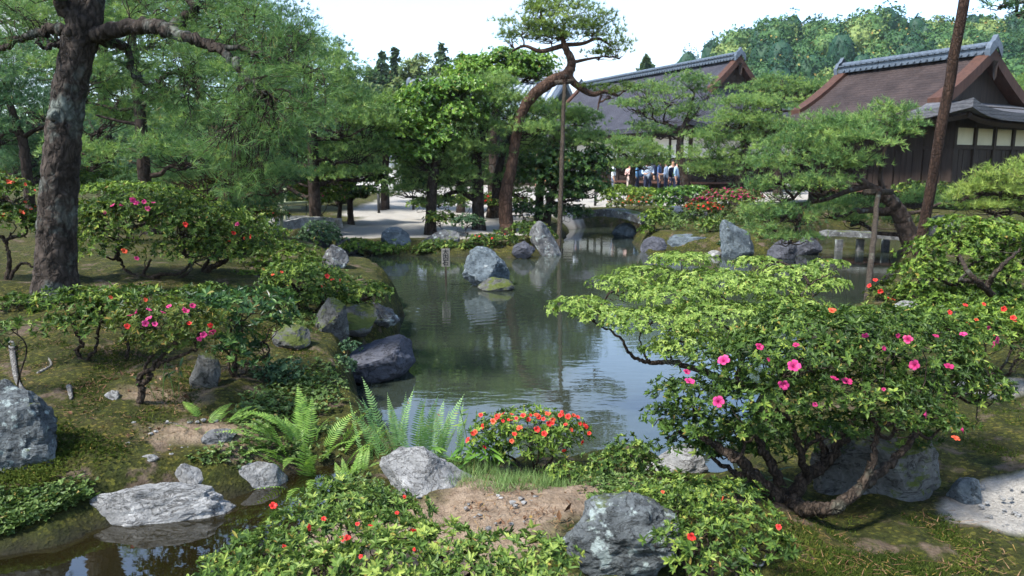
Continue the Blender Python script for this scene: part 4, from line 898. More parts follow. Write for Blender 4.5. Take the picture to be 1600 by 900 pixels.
# near bank, middle
_red = [(745 + 9 * i + RNG.integers(-5, 5), 664 + RNG.integers(-18, 22)) for i in range(20)] + [(770 + 8 * i + RNG.integers(-4, 4), 650 + RNG.integers(-4, 12)) for i in range(18)] + [(735, 690), (742, 675), (800, 690), (850, 680), (905, 690), (915, 665), (895, 655), (920, 678), (760, 700), (880, 700)]
shrub('low azalea smothered in red blossoms at the pond edge', 4.3, (835, 742), [(830, 668, 78, 20), (775, 680, 42, 20), (880, 680, 40, 18), (830, 700, 60, 16)], mat='azalea_yellow', seed=121, L=.035, W=.012, k=6, hi=True, cover=.85, flowers=[(a, b, 'red' if i % 4 else 'orange') for i, (a, b) in enumerate(_red)], fmat='red', fsize=.027, sr=.01)
shrub('bright bushy evergreen mound between red azalea and right azalea', 3.95, (960, 760), [(970, 728, 48, 26), (990, 705, 34, 20), (915, 745, 34, 14), (955, 745, 50, 18), (1010, 735, 30, 20)], mat='azalea_fresh', seed=122, L=.028, W=.012, k=6, hi=True, cover=.9, name='boxwood_shrub', sr=.006, tone=-.05)
shrub('little round shrub beside the grass tuft on the near bank', 3.85, (880, 758), [(880, 740, 30, 13)], mat='azalea', seed=123, L=.026, W=.011, k=6, hi=True, cover=.9, name='boxwood_shrub', sr=.006, tone=.08)
_rb = [(664, 824, 'red', 1.2), (642, 829, 'red', .8), (650, 826), (540, 846), (536, 842), (620, 806), (575, 818), (560, 822), (476, 826), (440, 860), (628, 778), (505, 815), (425, 795), (578, 830)]
shrub('broad foreground azalea at bottom left with red buds beside the stream', 2.75, (540, 960), [(545, 790, 74, 24, .15), (480, 825, 62, 26), (620, 805, 55, 20, .1), (400, 860, 50, 24, -.15), (520, 845, 80, 30, -.15), (610, 835, 60, 24, -.1), (345, 886, 34, 18, -.25), (430, 880, 70, 28, -.3), (505, 785, 30, 14, .2), (520, 758, 20, 11, .3)],
    mat='azalea_fresh', seed=131, L=.029, W=.0100, k=7, hi=True, cover=.9, flowers=_rb, fmat='red', fsize=.022, sr=.01, branchlets=50, tone=-.02)
shrub('bright fresh azalea along the bottom edge left of the lichened boulder', 2.3, (640, 1120), [(700, 855, 70, 26, .1), (800, 870, 75, 24, .1), (600, 880, 90, 30), (500, 900, 80, 26), (720, 900, 90, 30), (860, 870, 40, 22, .1), (840, 910, 60, 26), (410, 912, 60, 20, .0), (640, 840, 46, 18, .15), (325, 908, 34, 12)],
    mat='azalea_fresh', seed=132, L=.031, W=.011, k=7, hi=True, cover=.9, flowers=[(652, 858, 'red', .7), (568, 872, 'red', .6)], fmat='red', fsize=.02, sr=.01, branchlets=50, tone=.12)
shrub('low sprawling azalea right of the lichened boulder with one red blossom', 2.75, (1090, 990), [(1045, 795, 60, 26, .3), (1130, 785, 70, 26, .15), (1170, 835, 60, 34, -.1), (1090, 850, 66, 34, -.2), (1000, 785, 50, 16, .5), (1060, 765, 55, 18, .45), (960, 790, 36, 13, .55), (1210, 860, 34, 26, -.2), (1130, 885, 60, 24, -.3)],
    mat='azalea', seed=133, L=.028, W=.0100, k=7, hi=True, cover=.9, flowers=[(1083, 835, 'red', 1.3), (1219, 824, 'red'), (1035, 772, 'orange', .7), (1136, 782, 'orange', .7)], fmat='red', fsize=.024, sr=.009, branchlets=40, tone=.05)
# the large azalea at right
_pk = [(1132, 568, 'pink', 1.3), (1077, 602, 'pink', 1.1), (1072, 585, 'magenta'), (1177, 603, 'pink', 1.3), (1238, 576, 'pink', 1.3), (1225, 597, 'pink', 1.2), (1123, 629, 'pink', 1.5), (1152, 604, 'magenta'), (1350, 520), (1398, 523, 'magenta'), (1420, 533, 'magenta', 1.2), (1428, 541, 'pink', 1.3), (1432, 572, 'pink', 1.2),
    (1320, 602, 'magenta', 1.2), (1300, 598, 'magenta'), (1345, 598, 'magenta'), (1437, 648, 'pink', .9), (1480, 578, 'magenta'), (1505, 528, 'pink'), (1495, 545, 'magenta'), (1550, 530, 'magenta', 1.2), (1560, 540, 'pink'), (1300, 490, 'orange', .8), (1287, 530, 'magenta', .9), (1245, 545, 'magenta'), (1495, 672, 'pink', .9), (1490, 690, 'orange'), (1290, 648, 'pink', .7), (1185, 545, 'magenta', .8),
    (1376, 545, 'magenta', .8), (1460, 530, 'magenta', .8), (1330, 575, 'pink', .7), (1275, 630, 'pink', .7), (1380, 780 - 170, 'magenta', .7), (1205, 560, 'magenta', .7)]
shrub('large gnarled azalea with magenta blossoms beside the flat-topped boulder', 3.5, (1225, 795), [(1290, 525, 120, 32), (1160, 575, 90, 34), (1420, 560, 105, 40, .2), (1085, 625, 68, 30), (1200, 625, 90, 32, -.2), (1340, 615, 100, 32, -.2), (1470, 600, 80, 36, .1), (1535, 620, 56, 28, .1), (1250, 495, 62, 16, .3), (1095, 668, 60, 18), (1230, 560, 110, 34, -.15), (1375, 510, 90, 26, .4), (1480, 530, 70, 26, .4), (1420, 650, 70, 24, -.2), (1180, 668, 60, 18, -.2), (1305, 665, 60, 16, -.1), (1480, 665, 40, 16), (1095, 695, 62, 20, .1), (1190, 690, 70, 16, .2), (1330, 690, 60, 14, .3), (1050, 655, 40, 20, .1), (1420, 690, 44, 14, .2)],
    mat='azalea', seed=141, L=.029, W=.0105, k=7, hi=True, cover=1.0, flowers=[q for i, q in enumerate(_pk) if i % 4 != 3], fmat='pink', fsize=.030, sr=.012, branchlets=150, tone=-.11, low=-.15, inner=.5,
    limbs=[([(1225, 795), (1190, 755, -.05), (1150, 715, -.1), (1110, 690, -.1), (1080, 665, 0)], .040, .012, True), ([(1222, 790), (1215, 745), (1190, 700), (1180, 650)], .034, .012, True), ([(1228, 790), (1260, 745, .05), (1290, 725, .1), (1310, 690, .1), (1340, 640, .1)], .042, .014, True),
           ([(1230, 800), (1270, 795, -.25), (1310, 790, -.35), (1345, 760, -.3), (1380, 735, -.2), (1420, 690, -.1), (1450, 650, 0)], .038, .012, True), ([(1345, 760, -.3), (1365, 720, -.3), (1370, 660, -.2)], .022, .01), ([(1290, 725, .1), (1280, 680, .2), (1250, 620, .2)], .022, .009), ([(1190, 755, -.05), (1140, 735, .1), (1100, 700, .2)], .02, .008),
           ([(1260, 745, .05), (1250, 700, -.1), (1230, 650, -.2)], .022, .009), ([(1310, 690, .1), (1360, 680, .2), (1420, 640, .3), (1480, 620, .3)], .02, .008)])
shrub('azalea mass behind the large gnarled azalea with scattered red blossoms', 5.2, (1500, 600), [(1500, 505, 90, 24), (1580, 520, 60, 32), (1440, 505, 60, 24), (1560, 490, 60, 20, .3), (1620, 540, 60, 40)], mat='azalea_yellow', seed=142, L=.038, W=.014, k=7, hi=True, cover=.95,
    flowers=[(1480, 490), (1507, 480), (1535, 478), (1565, 483), (1585, 505), (1510, 508, 'orange'), (1540, 510, 'magenta'), (1550, 525), (1525, 500, 'orange'), (1582, 498)], fmat='red', fsize=.028, tone=-.05)
shrub('large light-green azalea mound on the right bank with grey bare boughs', 8.0, (1560, 500), [(1500, 395, 75, 30), (1570, 372, 56, 26), (1450, 432, 50, 26), (1570, 430, 60, 26), (1430, 462, 36, 18), (1500, 355, 46, 14), (1610, 400, 50, 40), (1470, 465, 50, 16), (1540, 462, 60, 14)], mat='azalea_yellow', seed=143, L=.05, W=.02, k=6, cover=.95, sr=.025, tone=.0, branchlets=40,
    limbs=[([(1560, 500), (1540, 450, -.8), (1515, 428, -.9), (1500, 400, -.5)], .04, .016, True), ([(1540, 450, -.8), (1560, 420, -.9), (1595, 390, -.7)], .03, .012), ([(1515, 440, -.9), (1500, 436, -1), (1515, 425, -.8)], .02, .01)])
shrub('dark azalea with a few red blossoms at the water beneath the light-green mound', 8.4, (1392, 490), [(1385, 462, 26, 18), (1410, 478, 24, 14), (1375, 480, 16, 12)], mat='azalea_red', seed=144, L=.05, W=.018, k=6, flowers=[(1360, 448), (1368, 440), (1388, 462), (1375, 455), (1395, 470)], fmat='red', fsize=.04, tone=-.1)

# far bank shrubs
FB = [('clipped yellow-green azalea with coral blossoms on the far left bank', 20.0, (490, 345), [(490, 312, 42, 16), (470, 300, 30, 14), (520, 292, 30, 20)], 'azalea_yellow', 60, 'pink', 0.0),
      ('tall olive azalea just behind the coral-blossomed azalea', 21.5, (495, 330), [(490, 282, 42, 16), (520, 275, 25, 14)], 'azalea_yellow', 0, 'pink', -.12),
      ('grey-green bush spilling over the left bank rocks', 17.6, (500, 395), [(500, 368, 28, 20), (478, 378, 20, 14), (520, 378, 18, 12)], 'bluish', 0, 'pink', .05),
      ('low fernlike greenery along the far bank below the sandy clearing', 17.3, (590, 400), [(560, 385, 22, 10), (590, 390, 30, 9), (545, 390, 16, 9), (615, 392, 24, 8)], 'azalea_yellow', 0, 'pink', -.02),
      ('bright green creeping bush beside the long grey bank stone', 17.2, (690, 400), [(685, 385, 26, 9), (670, 392, 24, 8), (710, 390, 16, 9)], 'azalea_fresh', 0, 'pink', .0),
      ('left of two small round shrubs on the sandy clearing', 19.4, (690, 362), [(688, 345, 22, 13)], 'azalea', 0, 'pink', .05),
      ('right of two small round shrubs on the sandy clearing', 19.2, (730, 366), [(730, 350, 23, 13)], 'bluish', 0, 'pink', .08),
      ('low bank bush with red blossoms behind the water sign', 17.1, (755, 400), [(755, 380, 26, 12), (785, 376, 22, 14), (735, 388, 18, 9)], 'azalea', 14, 'red', -.05),
      ('dense dark bush on the bank corner left of the support pole', 17.6, (835, 400), [(835, 365, 24, 16), (855, 375, 16, 12), (815, 360, 18, 12)], 'azalea', 0, 'red', -.05),
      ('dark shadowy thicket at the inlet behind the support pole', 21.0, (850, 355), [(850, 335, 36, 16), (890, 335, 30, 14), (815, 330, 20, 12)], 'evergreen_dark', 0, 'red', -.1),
      ('yellow-green clipped azalea in front of the standing man in white', 25.0, (975, 330), [(975, 303, 34, 11), (1005, 305, 26, 10), (955, 312, 20, 10)], 'azalea_yellow', 0, 'red', .08),
      ('rusty pink-tipped azalea between the yellow-green clipped bushes', 24.0, (1000, 335), [(1000, 318, 24, 10), (965, 322, 14, 8)], 'azalea_red', 30, 'orange', .0),
      ('smooth green clipped bush left of the scarlet azalea', 24.0, (1050, 340), [(1060, 305, 32, 11), (1040, 318, 26, 10), (1085, 300, 20, 8)], 'evergreen', 0, 'red', .02),
      ('big scarlet-blossomed azalea mound on the far bank', 22.0, (1135, 350), [(1140, 315, 46, 17), (1105, 322, 26, 15), (1165, 312, 22, 14)], 'azalea_red', 900, 'magenta', -.05),
      ('smaller scarlet azalea in front of the big scarlet mound', 20.8, (1095, 355), [(1095, 330, 26, 13)], 'azalea_red', 300, 'red', -.08),
      ('pale fern-leaved bush at the bridge end on the right', 19.0, (1020, 368), [(1020, 345, 18, 16), (1035, 335, 16, 10), (1010, 362, 12, 8)], 'azalea_yellow', 0, 'red', .0),
      ('small green plant before the upright far boulder', 18.2, (1110, 365), [(1110, 355, 14, 10), (1125, 368, 8, 8)], 'azalea_fresh', 0, 'red', .0),
      ('trailing bush at the foot of the upright far boulder', 17.4, (1140, 395), [(1135, 385, 12, 10), (1170, 388, 16, 12)], 'bluish', 0, 'red', .05),
      ('hedge of soft green bushes under the right hall wall', 19.0, (1450, 330), [(1430, 300, 30, 14), (1470, 305, 36, 16), (1510, 320, 40, 14), (1300, 300, 30, 12), (1265, 295, 30, 12)], 'azalea', 0, 'red', -.08),
      ('low clipped bushes by the far courtyard near the leaning trunk', 23.0, (820, 325), [(815, 318, 22, 8), (770, 318, 20, 10)], 'azalea', 24, 'red', -.05),
      ('dull green bush behind the bamboo railing at left', 16.5, (400, 345), [(395, 330, 30, 16), (370, 345, 26, 14), (430, 340, 20, 12)], 'azalea', 12, 'red', -.1)]
FB += [('low green bushes screening the sandy court below the pond pines', 23.5, (720, 335), [(690, 318, 26, 10), (735, 314, 30, 12), (780, 312, 26, 12), (655, 322, 20, 8)], 'azalea', 0, 'red', .0),
      ('olive understory bushes below the left pines, behind the clipped hedge', 17.0, (100, 330), [(90, 285, 50, 18), (150, 275, 45, 16), (220, 280, 40, 16), (30, 280, 45, 20)], 'azalea_yellow', 0, 'red', -.12),
      ('dull green understory bushes between hedge and bamboo railing', 18.5, (310, 330), [(300, 300, 50, 18), (350, 310, 40, 16), (400, 300, 40, 18), (270, 285, 40, 16)], 'azalea', 0, 'red', -.05)]
for i, (lab, y, base, pads, mat, nf, fm_, tone) in enumerate(FB):
    q = y / 20.0; shrub(lab, y, base, pads, mat=mat, L=.085 * q, W=.034 * q, k=6, cover=1.05, seed=200 + i, nfl=nf, nfmat=fm_, fmat=fm_, fsize=.06 * q, sr=.02, tone=tone, branchlets=10, name='clipped_shrub', group='shrubs on the far bank')

# ------------------------------------------------------------------ rocks, near to far
rock('lichened grey boulder at the bottom edge, nearest of all rocks', 985, 935, 190, 112, y=2.75, depth=.75, seed=5, taper=.30, cuts=12, mat='rock_lichen', sub=5, rough=.07, skew=.12, lo=.6, hi=.92)
rock('pale pointed rock lying between stream and red azalea', 655, 782, 170, 66, sink=.9, taper=.42, depth=.7, seed=9, cuts=13, mat='rock_pale', sub=5, rough=.055, skew=-.45, lo=.5, hi=.85)
rock('long pale stone edging the stream, patched with moss', 248, 806, 225, 52, y='stream', sink=.5, depth=.34, seed=15, cuts=10, mat='rock_pale', sub=5, rough=.06, rot=.30, lo=.55, hi=.85)
rock('smaller pale stone at the stream right of the long stone', 402, 758, 84, 36, y='stream', sink=.6, depth=.5, seed=16, cuts=8, mat='rock_pale', rot=.2)
rock('small bluish pebble wedged between the two stream stones', 352, 762, 24, 22, y='stream', depth=.8, seed=17, mat='rock_blue', sub=3)
rock('jagged small stone tip rising behind the long stream stone', 292, 770, 50, 42, depth=.7, seed=18, mat='rock_pale', skew=-.3)
rock('big lichen-covered boulder at the left edge by the moss bank', 2, 745, 130, 130, y=3.75, depth=.8, seed=19, cuts=11, mat='rock_lichen', sub=5, skew=-.25, rough=.07)
rock('low grey stone on the path behind the fern clump', 338, 700, 56, 26, depth=.8, seed=20, mat='rock')
rock('upright grey stone under the glossy shrub', 320, 634, 50, 54, depth=.7, seed=21, mat='rock_moss', y=4.95, sink=.5)
rock('flat white stone chip lying on the bare path', 230, 722, 28, 9, depth=.7, seed=22, mat='rock_pale', sub=3)
rock('pale buried stone in front of the pink azalea', 172, 626, 26, 14, depth=.8, seed=23, mat='rock_pale', sub=3)
rock('large dark flat-topped boulder jutting into the pond', 590, 590, 96, 56, y='water', depth=1.5, seed=31, cuts=5, mat='rock_dark', sub=5, flat_top=(-.10, -.30, 1, .25), rough=.04, lo=.75, hi=.95, rot=-.45)
rock('mossy grey boulder left of the dark flat boulder', 515, 560, 54, 54, y=6.8, depth=.9, seed=32, mat='rock_moss', sink=.5, cuts=11)
rock('brown mossy mound stone under the leaning azalea', 545, 525, 90, 42, y=7.1, depth=.9, seed=33, mat='rock_moss', cuts=6)
rock('rounded brown stone below the twisted waterside azalea', 452, 578, 60, 34, y=6.0, depth=.9, seed=34, mat='rock_moss')
rock('grey pointed boulder at the left shore beyond the azaleas', 520, 440, 44, 38, y=9.9, depth=.9, seed=35, mat='rock', cuts=11)
rock('pale weathered stone among twigs above the dark flat boulder', 588, 508, 60, 30, y=7.7, depth=.6, seed=36, mat='rock', rough=.09)
rock('craggy blue-grey rock islet standing alone in the pond', 761, 449, 74, 60, y=12.4, depth=.8, taper=.34, seed=43, cuts=14, mat='rock_blue', sub=5, rough=.0555, lo=.5, hi=.8, z0=WATER_Z, skew=-.1)
rock('low mossy foot stone attached at the right of the rock islet', 775, 452, 56, 20, y=12.0, depth=.6, seed=42, mat='rock_moss', z0=WATER_Z)
rock('grey rounded bank stone at left end of the far shore', 617, 394, 48, 26, y=17.5, depth=.8, sink=.6, seed=43, mat='rock_blue')
rock('long low grey bank stone behind the bright creeping bush', 690, 392, 60, 20, y=17.5, depth=.6, sink=.6, seed=44, mat='rock')
rock('angular grey bank stone between sign and support pole', 818, 404, 38, 26, y='water', depth=.9, seed=45, mat='rock_dark', cuts=10, z0=WATER_Z)
rock('tall sloping bank boulder directly left of the support pole', 850, 398, 48, 50, y='water', depth=.8, seed=46, mat='rock', skew=-.4, cuts=11, z0=WATER_Z)
rock('big shaded boulder under the left bridge end', 490, 393, 60, 36, y='water', depth=.9, seed=47, mat='rock_dark', z0=WATER_Z)
rock('second shaded boulder at the left shore below the grey-green bush', 545, 395, 44, 22, y='water', depth=.9, seed=48, mat='rock_dark', z0=WATER_Z)
rock('squat square stone pier carrying the slab bridge', 978, 366, 38, 22, y=21.6, depth=.8, seed=49, mat='rock_blue', cuts=7, z0=WATER_Z, lo=.75, hi=.95)
rock('long block-shaped waterside stone on the far right shore', 1083, 394, 84, 28, y='water', depth=.5, seed=50, mat='rock_blue', cuts=6, lo=.8, hi=.95, z0=WATER_Z, flat_top=(0, -.1, 1))
rock('dark low stone left of the long block-shaped stone', 1022, 394, 42, 24, y='water', depth=.8, seed=51, mat='rock_dark', z0=WATER_Z)
rock('tall wedge-shaped boulder beside the long block-shaped stone', 1150, 401, 54, 56, y='water', depth=.8, seed=52, mat='rock_blue', cuts=10, skew=-.2, z0=WATER_Z)
rock('pair-like dark shore stone under the wide leaning pine, left one', 1222, 404, 44, 30, y='water', depth=.8, seed=53, mat='rock_dark', z0=WATER_Z)
rock('dark shore stone under the wide leaning pine, right one', 1264, 398, 42, 30, y='water', depth=.8, seed=54, mat='rock_dark', z0=WATER_Z)
rock('little pale stone at the foot of the wedge-shaped boulder', 1118, 401, 28, 10, y='water', depth=.8, seed=55, mat='rock_pale', z0=WATER_Z, sub=3)
rock('rough grey rock behind the dark timber prop at right', 1478, 348, 60, 30, y=15.5, depth=.8, seed=56, mat='rock')
rock('grey stone at the far waterside behind the bridge end bush', 1060, 348, 44, 18, y=22.0, depth=.7, seed=57, mat='rock_pale')
rock('blue-grey stone on the bank behind the small green plant', 1088, 345, 40, 20, y=21.5, depth=.7, seed=58, mat='rock')
rock('grey waterside stone below the dark red-flowered azalea', 1418, 488, 40, 20, y=7.6, depth=.8, seed=59, mat='rock_pale')
rock('wide flat-topped boulder beneath the large gnarled azalea', 1385, 810, 205, 110, y=3.55, sink=.5, depth=.6, seed=62, cuts=8, mat='rock_moss', sub=5, flat_top=(.05, -.22, 1), rough=.055, lo=.72, hi=.92)
rock('small blue-grey angular stone on the pale gravel path', 1517, 768, 44, 32, y=3.55, sink=.6, depth=.8, seed=63, mat='rock_blue', cuts=12, lo=.5, hi=.8)
rock('pale wedge rock half hidden at the shore left of the gnarled azalea', 1060, 768, 90, 40, y=4.1, sink=.7, depth=.5, seed=64, mat='rock_pale', skew=.3)
rock('grey stone glimpsed in the light-green mound on the right', 1515, 445, 46, 24, y=7.4, depth=.6, seed=65, mat='rock_pale')

# ------------------------------------------------------------------ ferns, dwarf bamboo, seedling
def frond_mesh(n, L, droop, wid, seed):
    rg = np.random.default_rng(seed); mb = MB(); u = np.linspace(0, 1, n)
    X = L * (u * .25 + droop * u ** 2 * .8); Z = L * (u - droop * .62 * u ** 2.2)
    ax = np.stack([X, np.zeros(n), Z], 1); T = norm(np.gradient(ax, axis=0)); N = np.cross(T, [0, 1.0, 0])
    mb.tube(ax[::2], np.linspace(.0028, .0008, len(ax[::2])), 3, .4, False)
    for i in range(2, n):
        w = L * wid * math.sin(math.pi * min(1, (u[i] * .93 + .10))) ** .75 * (1 - .45 * u[i]) + .004
        for s in (-1, 1):
            d = norm(np.array([0, s, 0]) + T[i] * .42 + N[i] * rg.normal(-.12, .10)); wv = T[i] * L / n * .36
            p = ax[i]; q = p + d * w
            mb.add([p - wv * .5, p + d * w * .45 - wv, q, p + d * w * .45 + wv, p + wv * .6], [(0, 1, 2), (0, 2, 4), (4, 2, 3)], np.clip(.45 + .3 * u[i] + rg.normal(0, .12), 0, 1))
    return mb.mesh('frond')
def fern(label, px, py, y, n, L, mat, seed, lean=(.05, .9), spread=.12, droop=(.25, .7), wid=.17, name='fern'):
    rg = np.random.default_rng(seed); foot = on(px, py, y); root = empty(name, foot, label, 'fern')
    ms = []
    for i in range(5):
        m_ = frond_mesh(26, 1.0, droop[0] + (droop[1] - droop[0]) * i / 4, wid, seed + i); m_.materials.append(M[mat]); ms.append(m_)
    for i in range(n):
        o = bpy.data.objects.new('frond', ms[i % 5]); COL.objects.link(o); o.parent = root
        a = rg.uniform(0, 6.28); r = spread * math.sqrt(rg.random()); k = L * rg.uniform(.6, 1.1)
        x, yy = r * math.cos(a), r * math.sin(a) * .7
        o.location = (x, yy, g1(foot[0] + x, foot[1] + yy) - foot[2] - .01); o.rotation_euler = (rg.normal(0, .22), rg.uniform(*lean) * .6 - .1, a + rg.normal(0, .6)); o.scale = (k * rg.uniform(.85, 1.15), k * rg.uniform(.75, 1.25), k)
    return root
fern('large bright feathery fern clump on the bank above the stream', 490, 702, 4.35, 46, .40, 'fern', 301, spread=.26, wid=.16)
fern('pale upright sword-fern clump standing against the pond water', 640, 722, 4.4, 36, .42, 'fern_pale', 311, lean=(-.05, .2), spread=.33, droop=(.02, .22), wid=.13)
fern('small low fern at the foot of the upright grey stone', 330, 662, 4.45, 16, .20, 'fern', 321, spread=.16, lean=(.5, 1.3), wid=.22)
fern('few loose fern fronds beside the pale pointed rock', 545, 745, 4.1, 12, .22, 'fern', 331, spread=.14, wid=.2)
fern('yellowish fern tuft in front of the wedge-shaped far boulder', 1110, 352, 19.4, 12, .35, 'fern', 341, spread=.2)

def blade_mesh(L, W, seed):
    rg = np.random.default_rng(seed); u = np.array([0, .15, .4, .7, 1]); w = np.array([.15, .8, 1, .7, 0]) * W * .5
    dr = rg.uniform(.2, .6); V = []
    for a, b in zip(u, w):
        z = -dr * L * a ** 2 * .7; V += [(a * L, -b, z + abs(b) * .3), (a * L, b, z + abs(b) * .3)]
    F = [(2 * i, 2 * i + 2, 2 * i + 3, 2 * i + 1) for i in range(4)]
    return build_mesh('leaf', V, [F], np.repeat(np.clip(.3 + .4 * u + rg.normal(0, .1, 5), 0, 1), 2), True)
def dwarf_bamboo(label, px, py, y, n, L, W, H, spread, seed, mat='evergreen', name='dwarf_bamboo'):
    rg = np.random.default_rng(seed); foot = on(px, py, y); root = empty(name, foot, label, 'plant')
    ms = [blade_mesh(L, W, seed + i) for i in range(4)]; st = MB()
    for m_ in ms: m_.materials.append(M[mat])
    k = 0
    while k < n:
        a = rg.uniform(0, 6.28); r = spread * math.sqrt(rg.random()); b = np.array([r * math.cos(a), r * math.sin(a) * .5, 0]); h = H * rg.uniform(.5, 1.1)
        tip = b + [rg.normal(0, .05), rg.normal(0, .04), h]; st.tube([b - [0, 0, .08], (b + tip) / 2 + [0, 0, .02], tip], [.003, .0025, .002], 4, .5, False)
        for q in range(rg.integers(4, 7)):
            o = bpy.data.objects.new('leaf', ms[k % 4]); COL.objects.link(o); o.parent = root; u = rg.uniform(.55, 1.0)
            o.location = (b + (tip - b) * u).tolist(); o.rotation_euler = (rg.normal(0, .3), rg.uniform(-.7, .35), rg.uniform(0, 6.28)); s = rg.uniform(.7, 1.15); o.scale = (s, s, s); k += 1
    st.obj('stems', M['grass'], root)
dwarf_bamboo('dark dwarf bamboo clump with pointed leaves left of the red azalea', 745, 735, 4.25, 90, .13, .022, .16, .22, 401)
dwarf_bamboo('single tall seedling with a leaf whorl rising above the dwarf bamboo', 741, 720, 4.35, 12, .07, .020, .34, .02, 402, 'azalea_fresh', 'seedling')
dwarf_bamboo('thin bamboo sprout beside the upright grey stone', 268, 640, 4.75, 20, .09, .016, .30, .08, 403, 'glossy')
dwarf_bamboo('bamboo grass sprig in shade at the gnarled azalea foot', 1195, 780, 3.5, 26, .10, .02, .16, .12, 404, 'evergreen_dark')

# ------------------------------------------------------------------ ground cover that nobody could count
def scatter(label, name, cat, regions, mat, fn):
    mb = MB(); rg = np.random.default_rng(len(label))
    for poly, n in regions:
        pts = np.array([ground(*p)[:2] for p in poly]); lo, hi = pts.min(0), pts.max(0)
        P = rg.uniform(lo, hi, (n * 3, 2)); P = P[sdist(P, pts) < 0][:n]
        wat = np.minimum(sdist(P, POND), sdist(P, STREAM)) > .02; P = P[wat]; P = P[rg.random(len(P)) < np.clip(-sdist(P, pts) / .22, 0.05, 1) * np.clip(.9 + .8 * np.sin(P[:, 0] * 6.1 + 2 * np.sin(P[:, 1] * 3.3)) * np.sin(P[:, 1] * 5.3 + np.sin(P[:, 0] * 4)), .1, 1)]
        fn(mb, np.column_stack([P, gz(P[:, 0], P[:, 1])]), rg)
    return tag(mb.obj(name, M[mat]), label, cat, kind='stuff')
def f_moss(mb, P, rg):
    n = len(P); P = P + np.column_stack([np.zeros((n, 2)), rg.uniform(0, .045, n) * (.4 + .6 * np.abs(np.sin(P[:, 0] * 7) * np.cos(P[:, 1] * 6)))])
    rosettes(mb, P, norm(rg.normal(0, .35, (n, 3)) + [0, 0, 1]), 5, .020, .007, (.3, 1.2), np.clip(.4 + .35 * np.sin(P[:, 0] * 5 + 1) * np.sin(P[:, 1] * 4) + rg.normal(0, .1, n), 0, 1))
def f_cover(mb, P, rg):
    n = len(P); P = P + np.column_stack([np.zeros((n, 2)), rg.uniform(.005, .05, n)])
    rosettes(mb, P, norm(rg.normal(0, .4, (n, 3)) + [0, 0, 1]), 4, .024, .018, (.9, 1.5), rg.uniform(.15, .75, n))
def f_bank(mb, P, rg):
    n = len(P); k = np.clip(P[:, 1] / 17, .4, 1.2); P = P + np.column_stack([np.zeros((n, 2)), rg.uniform(.0, .22, n) * k])
    rosettes(mb, P, norm(rg.normal(0, .5, (n, 3)) + [0, 0, 1]), 5, .09 * k.mean(), .04 * k.mean(), (.5, 1.4), np.clip(rg.normal(.4, .18, n) + .2 * np.sin(P[:, 0] * 2), 0, 1))
def f_grass(mb, P, rg):
    n = len(P); tufts(mb, P, norm(rg.normal(0, .3, (n, 3)) + [0, 0, 1]), 7, .10, .0035, .65, rg.uniform(.25, .85, n))
def f_short(mb, P, rg):
    n = len(P); tufts(mb, P, norm(rg.normal(0, .4, (n, 3)) + [0, 0, 1]), 4, .020, .0045, 1.1, np.clip(rg.normal(.3, .2, n) + .3 * np.sin(P[:, 0] * 9) * np.sin(P[:, 1] * 8), 0, 1))
scatter('dark green cushion moss covering the bank by the left boulder', 'moss', 'moss', [([(-60, 640), (60, 640), (120, 665), (215, 700), (200, 725), (130, 765), (60, 790), (-60, 800)], 9000)], 'moss_tuft', f_moss)
scatter('small-leaved creeping ground cover along the stream edge at left', 'ground_cover', 'ground cover', [([(-120, 770), (60, 765), (140, 745), (180, 800), (190, 830), (100, 868), (-120, 925)], 11000), ([(280, 720), (440, 690), (560, 700), (560, 722), (440, 735), (350, 750)], 3200), ([(340, 640), (420, 600), (470, 640), (430, 690), (370, 690)], 1600), ([(430, 560), (520, 570), (560, 600), (545, 690), (470, 690), (420, 620)], 2200), ([(480, 800), (560, 735), (600, 760), (690, 790), (640, 830), (520, 830)], 1500), ([(880, 745), (1000, 750), (1150, 780), (1150, 830), (900, 790)], 1600)], 'cover', f_cover)
scatter('rank green plants fringing the far shore of the pond', 'bank_greenery', 'ground cover', [([(480, 398), (600, 402), (740, 406), (860, 402), (860, 386), (740, 392), (600, 389), (480, 384)], 2600), ([(470, 405), (497, 404), (542, 434), (582, 454), (614, 478), (592, 492), (540, 465), (480, 435)], 900), ([(1000, 372), (1100, 370), (1280, 375), (1280, 345), (1000, 352)], 1200), ([(420, 470), (500, 430), (560, 470), (540, 520), (430, 540)], 1200), ([(1380, 500), (1420, 420), (1600, 420), (1600, 520)], 1200)], 'cover', f_bank)
scatter('pale green grass tufts by the bare earth patch at the red azalea', 'grass', 'grass', [([(690, 745), (900, 742), (940, 755), (880, 775), (760, 780), (690, 765)], 900), ([(640, 720), (760, 725), (800, 745), (680, 745)], 260)], 'grass', f_grass)
scatter('thin short moss and grass on the shaded ground around the garden shrubs', 'short_moss', 'moss', [([(0, 560), (120, 470), (450, 450), (520, 560), (430, 640), (300, 690), (230, 700), (60, 640)], 22000), ([(1240, 800), (1480, 800), (1560, 850), (1560, 960), (1200, 960), (1200, 830)], 12000), ([(1480, 640), (1640, 640), (1640, 730), (1500, 720)], 4000)], 'moss_tuft', f_short)
def f_litter(mb, P, rg):
    n = len(P); P = P + [0, 0, .008]; rosettes(mb, P, norm(rg.normal(0, .5, (n, 3)) + [0, 0, .4]), 1, .045, .02, (1.0, 2.0), rg.uniform(0, 1, n))
scatter('brown fallen leaves littering the bare earth and mossy banks', 'leaf_litter', 'leaves', [([(690, 775), (930, 765), (900, 840), (720, 845)], 90), ([(40, 600), (400, 560), (420, 640), (250, 720), (100, 660)], 220)], 'dead', f_litter)

